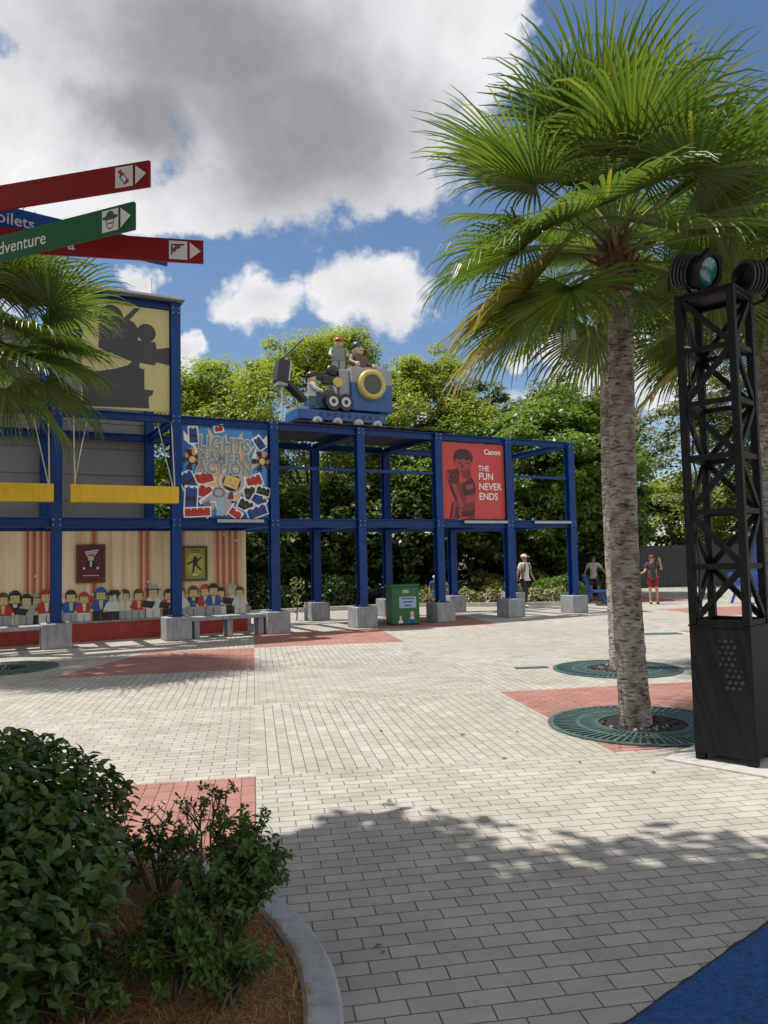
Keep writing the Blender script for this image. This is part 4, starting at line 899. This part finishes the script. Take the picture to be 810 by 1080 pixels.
def bush(name, label, x, y, w, d, h, m_, seed, n, leaf, group, asp=.45):
    rg = np.random.default_rng(seed); o = thing(name, label, 'shrub', (x, y, .05), 0, group)
    e = unit(rg.normal(size=(n, 3))); e[:, 2] = abs(e[:, 2]); q = rg.uniform(.25, 1.0, (n, 1))**.33; lump = 1+.13*np.sin(e[:, :1]*6+x)*np.cos(e[:, 1:2]*5)
    P = e*q*lump*np.array([w, d, h]); Nn = unit(e*.6+np.array([0, 0, .4])+rg.normal(size=(n, 3))*.5); V, F = leaf_cards(P, Nn, leaf, rg, asp); npmesh('foliage', V, F, m_, o)
    t = MB()
    for k in range(5): a_ = k*1.3; t.tube([(0, 0, -.03), (math.cos(a_)*w*.3, math.sin(a_)*d*.3, h*.45), (math.cos(a_)*w*.55, math.sin(a_)*d*.55, h*.75)], [.03, .02, .008], BARK, 5)
    t.build('stem', o)
VG = 'variegated shrubs along the kerb'
VL = ['variegated pale shrub right of the bin', 'variegated pale shrub at the left of the banner bay', 'variegated pale shrub under the middle of the banner', 'variegated pale shrub beneath the right part of the banner', 'variegated pale shrub left of the man in the white cap', 'variegated pale shrub right of the man in the white cap', 'variegated pale shrub left of the last blue post']
for i, lab in enumerate(VL):
    f = i/6; bush('variegated_shrub', lab, 1.35+4.35*f, 26.95-.75*f-.05*i, .52, .5, .62+.1*math.sin(i*2), VARI, 80+i, 900, .15, VG, .35)
bush('round_shrub', 'round olive shrub standing above the pale shrubs under the banner', 3.55, 27.6, .85, .7, 1.12, OLIVE, 90, 2200, .12, None)
bush('leafy_shrub', 'light green spiky shrub in front of the round olive shrub', 3.75, 26.9, .38, .35, .85, LIGHTG, 91, 350, .30, None, .2)
bush('clipped_hedge', 'low bright green clipped hedge near the last blue post', 6.0, 26.6, 1.1, .6, .95, MIDG, 92, 3600, .11, 'clipped hedges in the bed')
bush('clipped_hedge', 'dark clipped hedge behind the rear footing and sapling', -1.7, 26.4, 1.15, .6, 1.15, HEDG, 93, 3600, .12, 'clipped hedges in the bed')
bush('clipped_hedge', 'dark clipped hedge right of the mural end', -4.4, 25.6, 1.5, .7, 1.2, HEDG, 94, 4200, .12, 'clipped hedges in the bed')
bush('clipped_hedge', 'dark clipped hedge far left behind the mural wall', -7.2, 24.7, 1.5, .7, 1.2, HEDG, 95, 3000, .12, 'clipped hedges in the bed')
sap = thing('sapling', 'thin sapling with few leaves beside a rear concrete footing', 'plant', (-2.5, 21.6, 0))
t = MB(); t.tube([(0, 0, 0), (.03, 0, .5), (-.02, .02, 1.1)], [.02, .015, .006], BARK, 6); t.build('stem', sap)
rg = np.random.default_rng(5); zz = rg.uniform(.25, 1.2, 90); P = np.stack([rg.normal(0, .10, 90), rg.normal(0, .10, 90), zz], 1); V, F = leaf_cards(P, unit(rg.normal(size=(90, 3))+np.array([0, 0, .5])), .13, rg, .4); npmesh('foliage', V, F, VARI, sap)

# ------------------------------------------------------------------ far fence, kiosk, blue benches
FEN = mat('dark grey sheet fence', (.05, .053, .055), .6, var=.2, scale=2, stain=.2)
fe = thing('sheet_fence', 'dark grey corrugated sheet fence closing the far side of the square', 'fence', (8.8, 36.7, 0), R(8))
t = MB(); n = 150
vs = []
for i in range(n+1):
    x = i*.14; y = .03 if i % 2 else -.03; vs += [(x, y, 0), (x, y, 2.0)]
t.add(vs, [(2*i, 2*i+2, 2*i+3, 2*i+1) for i in range(n)], FEN); t.build('sheet', fe)
t = MB(); t.box((10.5, .06, 2.0), (21, .05, .06), FEN)
for i in range(9): t.box((i*2.6, .1, 1), (.08, .08, 2), FEN)
t.build('rail', fe)
PB = mat('blue bench paint', (.012, .07, .32), .4)
def blue_bench(label, x, y, rz):
    o = thing('blue_bench', label, 'bench', (x, y, 0), rz, 'blue benches in the square')
    t = MB()
    for i in range(4): t.box((0, -.2+.13*i, .45), (1.3, .11, .04), PB)
    t.build('seat', o)
    t = MB()
    for i in range(3): t.box((0, .30+.03*i, .62+.15*i), (1.3, .03, .12), PB, Matrix.Rotation(R(-14), 4, 'X'))
    t.build('backrest', o)
    for sx in (-1, 1):
        t = MB(); t.beam((sx*.5, -.25, 0), (sx*.5, -.1, .43), .06, .06, PB); t.beam((sx*.5, .42, 0), (sx*.5, .2, .43), .06, .06, PB); t.beam((sx*.5, .24, .43), (sx*.5, .40, 1.0), .05, .05, PB); t.build('leg', o)
blue_bench('blue slatted bench standing right of the last blue post', 7.0, 25.6, R(80))
blue_bench('blue slatted bench seen through the lighting tower', 11.7, 24.6, R(20))
ks = thing('kiosk', 'dark kiosk with blue corner posts seen through the lighting tower', 'kiosk', (14.4, 27.2, 0), R(-12))
t = MB(); t.box((0, .2, 1.1), (2.6, 1.5, 2.2), TD, None, .02); t.build('wall', ks)
t = MB(); t.box((0, 0, 2.42), (3.2, 2.3, .12), TK, None, .02); t.build('roof', ks)
for sx in (-1, 1): t = MB(); t.box((sx*1.45, -.95, 1.18), (.1, .1, 2.36), PB); t.build('post', ks)
t = MB(); t.box((0, -.6, .95), (2.4, .35, .06), PB); t.box((-.4, -.56, 1.5), (1.2, .04, .6), CHAR); t.build('counter', ks)

# ------------------------------------------------------------------ people
def skin_mesh(name, V, E, rad, m_, parent, sub=2):
    me = bpy.data.meshes.new(name); me.from_pydata(V, E, []); o = bpy.data.objects.new(name, me); COL.objects.link(o)
    md = o.modifiers.new('s', 'SKIN'); md.use_smooth_shade = True
    for i, r_ in enumerate(rad):
        d = me.skin_vertices[0].data[i]; d.radius = (r_, r_) if not hasattr(r_, '__len__') else r_; d.use_root = i == 0
    s2 = o.modifiers.new('d', 'SUBSURF'); s2.levels = sub; s2.render_levels = sub
    bpy.context.view_layer.update(); ev = bpy.data.meshes.new_from_object(o.evaluated_get(bpy.context.evaluated_depsgraph_get()))
    bpy.data.objects.remove(o); ev.name = name; ev.materials.clear(); ev.materials.append(m_)
    ev.polygons.foreach_set('use_smooth', [True]*len(ev.polygons))
    q = bpy.data.objects.new(name, ev); COL.objects.link(q); q.parent = parent; return q
SKIN = mat('human skin', (.42, .25, .17), .55, var=.06); SKIN2 = mat('tan skin', (.26, .14, .09), .55, var=.06)
def person(label, loc, rz, ht, top_m, leg_m, hair_m, skin, arms, legs, shorts=False, cap=None, long_hair=False, shoe=None, bag=False):
    s = ht/1.72; o = thing('person', label, 'person', loc, rz, None)
    def v(p): return (p[0]*s, p[1]*s, p[2]*s)
    (le, lw), (re, rw) = arms; (lk, la), (rk, ra) = legs
    # one continuous body: pelvis, spine, neck, arms with hands and fingers, legs with feet
    V = [(0, 0, .95), (0, 0, 1.15), (0, 0, 1.36), (0, -.005, 1.47), (0, -.01, 1.53), (0, -.012, 1.60), (0, -.008, 1.67)]
    E = [(0, 1), (1, 2), (2, 3), (3, 4), (4, 5), (5, 6)]; Rr = [.125, .115, .12, .055, .07, .085, .06]
    def ad(p, par, r_): V.append(p); Rr.append(r_); E.append((par, len(V)-1)); return len(V)-1
    for sx, el, wr in ((-1, le, lw), (1, re, rw)):
        sh = ad((sx*.17, 0, 1.40), 2, .058); e = ad(el, sh, .042); w = ad(wr, e, .03)
        d = (Vector(wr)-Vector(el)).normalized(); hnd = ad(tuple(Vector(wr)+d*.07), w, .033)
        sd = d.orthogonal().normalized(); pr_ = Vector(wr)+d*.07
        for k, (of, ln) in enumerate(((-.032, .065), (-.011, .08), (.011, .078), (.032, .06))): a = ad(tuple(pr_+d*.035+sd*of), hnd, .010); ad(tuple(pr_+d*(.03+ln)+sd*of*1.2), a, .008)
        a = ad(tuple(Vector(wr)+d*.04+sd*.05), w, .011); ad(tuple(Vector(wr)+d*.08+sd*.07), a, .009)
    for sx, kn, an in ((-1, lk, la), (1, rk, ra)):
        hp = ad((sx*.09, 0, .88), 0, .085); k_ = ad(kn, hp, .055); a = ad(an, k_, .038); ad((an[0], an[1]-.13, an[2]-.045), a, .035)
    skin_mesh('body', [v(p) for p in V], E, [r_*s for r_ in Rr], skin, o)
    def bodypart(name, Vs, Es, Rs, m_): skin_mesh(name, [v(p) for p in Vs], Es, [r_*s for r_ in Rs], m_, o)
    half = lambda a, b, f: tuple(a[i]+(b[i]-a[i])*f for i in range(3))
    Ls, Rs_ = (-.18, 0, 1.405), (.18, 0, 1.405)
    bodypart('shirt', [(0, 0, 1.02), (0, 0, 1.18), (0, 0, 1.38), (0, 0, 1.45), Ls, half(Ls, le, .75), Rs_, half(Rs_, re, .75), (0, 0, .93)], [(0, 1), (1, 2), (2, 3), (2, 4), (4, 5), (2, 6), (6, 7), (0, 8)], [.148, .14, .145, .085, .08, .064, .08, .064, .145], top_m)
    f = .8 if shorts else 1
    P_ = [(0, 0, .97), (-.09, 0, .88), (.09, 0, .88)]; E_ = [(0, 1), (0, 2)]; R_ = [.140, .108, .108]
    for i, (kn, an) in ((1, (lk, la)), (2, (rk, ra))):
        P_.append(half(P_[i], kn, f)); E_.append((i, len(P_)-1)); R_.append(.09 if shorts else .072)
        if not shorts: P_.append(half(kn, an, .9)); E_.append((len(P_)-2, len(P_)-1)); R_.append(.06)
    bodypart('shorts' if shorts else 'trousers', P_, E_, R_, leg_m)
    hd = MB(); hd.ball((0, .018*s, 1.635*s), (.098*s, .108*s, .10*s), hair_m, 14, 10)
    if long_hair:
        hd.ball((0, .07*s, 1.50*s), (.10*s, .06*s, .17*s), hair_m, 12, 8)
    hd.build('hair', o)
    fc_ = MB()
    for sx in (-1, 1): fc_.ball((sx*.033*s, -.088*s, 1.605*s), .011*s, TK, 8, 6); fc_.ball((sx*.088*s, 0, 1.59*s), (.014*s, .022*s, .03*s), skin, 8, 6)
    fc_.ball((0, -.10*s, 1.575*s), (.014*s, .02*s, .022*s), skin, 8, 6); fc_.box((0, -.089*s, 1.54*s), (.045*s, .012*s, .010*s), mat('lips', (.25, .08, .07), .5)); fc_.build('face', o)
    if cap:
        c = MB(); c.ball((0, .012*s, 1.665*s), (.105*s, .115*s, .085*s), cap, 14, 8); c.box((0, -.13*s, 1.655*s), (.15*s, .12*s, .014*s), cap, None, .004); c.build('cap', o)
    sh = MB()
    for an in (la, ra): sh.ball(v((an[0], an[1]-.06, max(.035, an[2]-.05))), (.048*s, .125*s, .045*s), shoe or TK, 10, 6)
    sh.build('shoes', o)
    if bag:
        b_ = MB(); b_.box(v((0, .17, 1.22)), (.26*s, .13*s, .36*s), TK, None, .03)
        for sx in (-1, 1): b_.tube([v((sx*.10, .13, 1.40)), v((sx*.10, 0, 1.475)), v((sx*.11, -.13, 1.38)), v((sx*.13, -.12, 1.15))], .018*s, TK, 6)
        b_.build('backpack', o)
    return o
stand = (((-.27, .02, 1.14), (-.29, -.06, .90)), ((.27, .02, 1.14), (.29, -.06, .90)))
person('man in white cap, white shirt and dark trousers striding beside a blue post', (4.55, 25.2, 0), R(38), 1.70, mat('white shirt', (.62, .62, .60), .8), mat('dark trousers', (.025, .027, .032), .8), HBR, SKIN,
       (((-.26, .06, 1.14), (-.28, .10, .90)), ((.26, -.02, 1.14), (.27, -.14, .92))), (((-.10, -.10, .50), (-.10, -.06, .09)), ((.11, .06, .48), (.12, .30, .12))), False, mat('white cap', (.62, .58, .50), .8), False, mat('pale shoes', (.5, .5, .48), .7), True)
person('woman in dark top and red shorts with one hand raised to her head', (8.75, 25.3, 0), R(-8), 1.60, mat('dark grey top', (.035, .037, .042), .8), mat('red shorts', (.26, .012, .016), .8), mat('reddish brown hair', (.11, .03, .018), .6), SKIN,
       (((-.26, -.08, 1.16), (-.40, -.24, 1.10)), ((.32, -.06, 1.20), (.25, -.12, 1.47))), (((-.10, -.02, .50), (-.10, .0, .09)), ((.12, -.08, .50), (.13, -.02, .09))), True, None, True, TK)
person('man in pale grey shirt and dark shorts with arms apart near the fence', (7.45, 27.6, 0), R(-30), 1.60, mat('pale grey shirt', (.34, .35, .37), .8), mat('dark green shorts', (.025, .05, .045), .8), TK, SKIN2,
       (((-.30, -.05, 1.16), (-.33, -.12, .94)), ((.36, -.02, 1.20), (.50, -.06, 1.00))), (((-.10, -.06, .50), (-.10, -.02, .09)), ((.14, .05, .50), (.16, .16, .1))), True, None, False, TK)
person('child in white cap and blue shirt half hidden behind a blue post', (1.55, 24.3, 0), R(10), 1.10, mat('blue child shirt', (.03, .09, .30), .8), mat('grey child shorts', (.2, .2, .22), .8), HBR, SKIN,
       stand, (((-.10, -.02, .50), (-.10, .0, .09)), ((.10, -.02, .50), (.10, .0, .09))), True, mat('white child cap', (.6, .6, .6), .8), False, TK)

# ------------------------------------------------------------------ foreground bed: mulch, kerb, hedge and shrubs
BC = Vector((-2.15, 2.6)); BR = 1.98
kb = MB(); n = 96; prof = [(BR, 0), (BR, .06), (BR-.015, .075), (BR-.125, .075), (BR-.14, .06), (BR-.14, 0)]; vs = []
for k in range(n):
    a_ = 2*math.pi*k/n
    for r_, z in prof: vs.append((BC.x+r_*math.cos(a_), BC.y+r_*math.sin(a_), z))
m0 = len(prof); kb.add(vs, [(k*m0+i, ((k+1) % n)*m0+i, ((k+1) % n)*m0+i+1, k*m0+i+1) for k in range(n) for i in range(m0-1)], mat('blue grey kerb concrete', (.40, .41, .41), .8, var=.18, scale=5, bump=.25, bscale=80, stain=.2))
tag(kb.build('round_kerb'), kind='structure')
def mulch():
    rg = np.random.default_rng(31); V = []; F = []; nr, na = 22, 80
    for i in range(nr+1):
        for j in range(na):
            r_ = (BR-.13)*i/nr; a_ = 2*math.pi*j/na; V.append((BC.x+r_*math.cos(a_), BC.y+r_*math.sin(a_), .05+.06*(1-(i/nr)**4)+.02*math.sin(9*a_+i)*math.cos(3*a_-i*.7)*(1 if 0 < i < nr else 0)))
    for i in range(nr):
        for j in range(na): F.append((i*na+j, (i+1)*na+j, (i+1)*na+(j+1) % na, i*na+(j+1) % na))
    o = npmesh('mulch_bed', V, F, mat('brown mulch', (.20, .105, .045), .95, var=.5, scale=30, bump=.7, bscale=90), None, True); tag(o, kind='structure')
    n = 15000; a_ = rg.uniform(-1.1, 1.9, n); r_ = (BR-.115)*np.sqrt(rg.uniform(.05, 1, n)); x = BC.x+r_*np.cos(a_); y = BC.y+r_*np.sin(a_)
    z = .06+.06*(1-np.minimum(1, r_/(BR-.13))**4)+rg.uniform(0, .025, n); z = np.where(r_ > BR-.15, np.maximum(z, .078), z)
    t_ = rg.uniform(0, 6.28, n); l = rg.uniform(.03, .08, n); dz_ = rg.normal(0, .010, n); w = .0011
    Pm = np.stack([x, y, z], 1); D = np.stack([np.cos(t_)*l/2, np.sin(t_)*l/2, dz_], 1); B = np.stack([-np.sin(t_)*w, np.cos(t_)*w, np.zeros(n)], 1); mid = Pm+np.stack([-np.sin(t_)*l*.1, np.cos(t_)*l*.1, np.full(n, .004)], 1)
    V = np.empty((n, 6, 3)); V[:, 0] = Pm-D-B; V[:, 1] = Pm-D+B; V[:, 2] = mid-B; V[:, 3] = mid+B; V[:, 4] = Pm+D-B; V[:, 5] = Pm+D+B
    i = np.arange(n)[:, None]*6; F = np.vstack([i+np.array([[0, 1, 3, 2]]), i+np.array([[2, 3, 5, 4]])])
    tag(npmesh('pine_straw', V.reshape(-1, 3), F, leafmat('dry pine needles', (.27, .14, .055), (.52, .31, .13), .15, .7)), 'loose brown pine straw spread over the round bed', 'pine straw', None, 'stuff')
mulch()
def ovate(P, Nn, T, size, rg, wid=.5):
    n = len(P); T = unit(T-Nn*np.sum(T*Nn, 1, keepdims=True)); B = np.cross(Nn, T); s_ = size*rg.uniform(.6, 1.25, (n, 1)); w = s_*wid*.5; c = rg.uniform(.02, .16, (n, 1))*s_
    def pt(t_, b, z): return P+T*s_*t_+B*w*b+Nn*z
    V = np.empty((n, 8, 3)); V[:, 0] = P; V[:, 1] = pt(.32, .92, w*.35); V[:, 2] = pt(.32, 0, 0); V[:, 3] = pt(.32, -.92, w*.35); V[:, 4] = pt(.70, .78, w*.3-c); V[:, 5] = pt(.70, 0, -c); V[:, 6] = pt(.70, -.78, w*.3-c); V[:, 7] = pt(1, 0, -c*2.2)
    i = np.arange(n)[:, None]*8
    q = np.array([[0, 1, 2, 2], [0, 2, 3, 3]]); F4 = np.vstack([i+np.array([[1, 4, 5, 2]]), i+np.array([[2, 5, 6, 3]])]); F3 = np.vstack([i+np.array([a]) for a in ((0, 1, 2), (0, 2, 3), (4, 7, 5), (5, 7, 6))])
    return V.reshape(-1, 3), F4, F3
def leafobj(name, parts, m_, parent):
    V = []; F = []; o = 0
    for v, f4, f3 in parts: V.append(v); F += (f4+o).tolist()+(f3+o).tolist(); o += len(v)
    me = bpy.data.meshes.new(name); me.from_pydata(np.vstack(V).tolist(), [], F); me.materials.append(m_); me.polygons.foreach_set('use_smooth', [True]*len(me.polygons)); me.update()
    q = bpy.data.objects.new(name, me); COL.objects.link(q); q.parent = parent; return q
HL = leafmat('glossy hedge leaf', (.034, .07, .013), (.085, .135, .027), .25, .33, (.17, .21, .04), spec=.35); SL = leafmat('small shrub leaf', (.04, .08, .014), (.09, .145, .028), .3, .4, spec=.3)
hed = thing('round_hedge', 'large rounded dark green hedge filling the lower left corner', 'hedge', (-2.3, 2.75, .08))
def hedge():
    rg = np.random.default_rng(77); n = 32000; e = unit(rg.normal(size=(n, 3))); e[:, 2] = np.abs(e[:, 2])*1.0
    sup = np.sign(e)*np.abs(e)**.72; lump = 1+.07*np.sin(sup[:, :1]*7+1)*np.cos(sup[:, 1:2]*6)+.05*np.sin(sup[:, 2:3]*9+sup[:, :1]*5); q = rg.uniform(.42, 1, (n, 1))**.42
    P = sup*lump*q*np.array([1.30, 1.52, .90]); P[:, 0] *= .80+.20*np.clip(P[:, 2]/.5, 0, 1); nz_ = unit(e/np.array([1.06, 1.5, .8]))
    Nn = unit(nz_*.55+np.array([0, 0, .55])+rg.normal(size=(n, 3))*.45); T = unit(nz_*.8+np.array([0, 0, .25])+rg.normal(size=(n, 3))*.6)
    leafobj('foliage', [ovate(P, Nn, T, .062, rg, .52)], HL, hed)
    t = MB()
    for k in range(90):
        a_ = rg.uniform(0, 6.28); b = Vector((math.cos(a_)*.3, math.sin(a_)*.6, -.05)); e_ = P[rg.integers(n)]; t.tube([b, b.lerp(Vector(e_), .5)+Vector((0, 0, .1)), Vector(e_)], [.012, .007, .002], BARK, 5)
    t.build('stem', hed)
hedge()
def azalea(label, x, y, h, w, nst, seed, whorls, leaf=.034, group='small leafy shrubs in the mulch', lean=(0, 0), sub=5):
    rg = np.random.default_rng(seed); o = thing('azalea_shrub', label, 'shrub', (x, y, .10), 0, group); t = MB(); parts = []
    for k in range(nst):
        a_ = rg.uniform(0, 6.28); rr = w*rg.uniform(.1, 1)**.6; tip = Vector((math.cos(a_)*rr+lean[0], math.sin(a_)*rr+lean[1], h*rg.uniform(.6, 1.0)*(1-.25*(rr/w)**2)))
        b = Vector((math.cos(a_)*.03, math.sin(a_)*.03, -.03)); mid = b.lerp(tip, .5)+Vector((rg.normal()*.03, rg.normal()*.03, .03)); t.tube([b, mid, tip], [.008, .005, .002], BARK, 5)
        tips = [(tip, (tip-mid).normalized())]
        for q in range(sub):
            f = rg.uniform(.3, .95); p0 = b.lerp(mid, f*2) if f < .5 else mid.lerp(tip, f*2-1); p1 = p0+Vector((rg.normal()*.07, rg.normal()*.07, rg.uniform(.03, .12))); t.tube([p0, p0.lerp(p1, .5)+Vector((0, 0, .01)), p1], [.004, .003, .0015], BARK, 4); tips.append((p1, (p1-p0).normalized()))
        for p_, d in tips:
            for wv in range(whorls):
                c = p_-d*(.028*wv); nl = int(rg.integers(6, 10)); d_ = np.array(d); D = unit(rg.normal(size=(nl, 3))); D = unit(D-d_*np.sum(D*d_, 1, keepdims=True)+d_*rg.uniform(.2, .9, (nl, 1)))
                Nn = unit(d_*.9+rg.normal(size=(nl, 3))*.3-D*.2); parts.append(ovate(np.array(c)+D*.004, Nn, D, leaf, rg, .42))
    t.build('stem', o); leafobj('foliage', parts, SL, o); return o
azalea('sparse twiggy shrub with open stems next to the hedge', -1.10, 3.72, .36, .20, 12, 101, 2, .034)
azalea('thin tall shrub standing against the red paving', -.93, 3.98, .46, .11, 6, 102, 2, .030, lean=(.02, 0), sub=4)
azalea('bushy dark shrub in the middle of the mulch by the kerb', -.68, 3.22, .42, .17, 24, 103, 3, .036, lean=(.03, .06))
azalea('dense shrub behind the bushy one with a twig reaching right', -.68, 3.46, .44, .15, 14, 104, 3, .034, lean=(.03, .03))
azalea('low shrub at the bottom edge left of the mulch patch', -.80, 2.88, .30, .14, 16, 105, 3, .036)
azalea('small low shrub at the bottom edge under the hedge side', -1.08, 2.75, .18, .14, 10, 106, 3, .034)
azalea('small leafy sprig at the bottom edge in the mulch middle', -.60, 2.82, .16, .08, 6, 107, 3, .034)

# ------------------------------------------------------------------ shade tree over the viewer, whose shadow falls on the foreground paving
CANO = leafmat('canopy leaves', (.04, .08, .016), (.10, .15, .03), .35, .45)
rgc = np.random.default_rng(200)
def canopy(label, x, y, cx, cy, cz, rx, ry, rz, seed, nclump):
    rg = np.random.default_rng(seed); o = thing('canopy_tree', label, 'tree', (x, y, 0), 0, 'shade trees by the path')
    P, Q, C_ = crown_points((cx-x, cy-y, cz), (rx, ry, rz), nclump, 70, .55, rg, core=.05); k = P[:, 2] > cz-rz*.92-.2
    V, F = leaf_cards(P[k], Q[k], .20, rg, .55); npmesh('crown', V, F, CANO, o)
    t = MB(); t.tube([(0, 0, -.02), (.1, .1, 2.5), ((cx-x)*.4, (cy-y)*.4, 5), (cx-x, cy-y, cz)], [.26, .2, .16, .05], BARK, 12)
    for q in range(9): e = C_[rg.integers(len(C_))]; t.tube([((cx-x)*.2, (cy-y)*.2, 3.6), tuple(Vector(e)*.5+Vector((0, 0, 2.4))), tuple(e)], [.1, .06, .015], BARK, 7)
    t.build('trunk', o)
canopy('broad shade tree standing just behind the viewer', -2.9, -1.6, -2.25, .35, 7.4, 4.8, 3.3, 1.55, 201, 450)
canopy('unseen second crown added to fill out the foreground shade', -5.2, 1.2, -3.5, 2.7, 7.5, 2.7, 2.5, 1.4, 202, 300)  # added crown out of view, widens the shade and swallows the signpost's shadow

# ------------------------------------------------------------------ a few dry leaves lying on the paving
def litter():
    rg = np.random.default_rng(9); me0 = None
    LM = mat('dry fallen leaf', (.20, .12, .045), .8, var=.4)
    for k in range(16):
        x = rg.uniform(-.1, 2.6); y = rg.uniform(2.9, 8.5)
        if x-.82 > (y-2.81)*1.2-.1 and y < 4.4: x = -.05
        b = MB(); s_ = rg.uniform(.6, 1.3); b.add([(0, 0, .003), (.022*s_, .013*s_, .012), (.055*s_, .004*s_, .004), (.022*s_, -.014*s_, .010)], [(0, 3, 2), (0, 2, 1)], LM)
        o = b.build('fallen_leaf', None, (x, y, .002), rg.uniform(0, 6.28)); tag(o, 'small dry brown leaf lying loose on the pale paving', 'leaf', 'fallen leaves scattered on the paving')
litter()
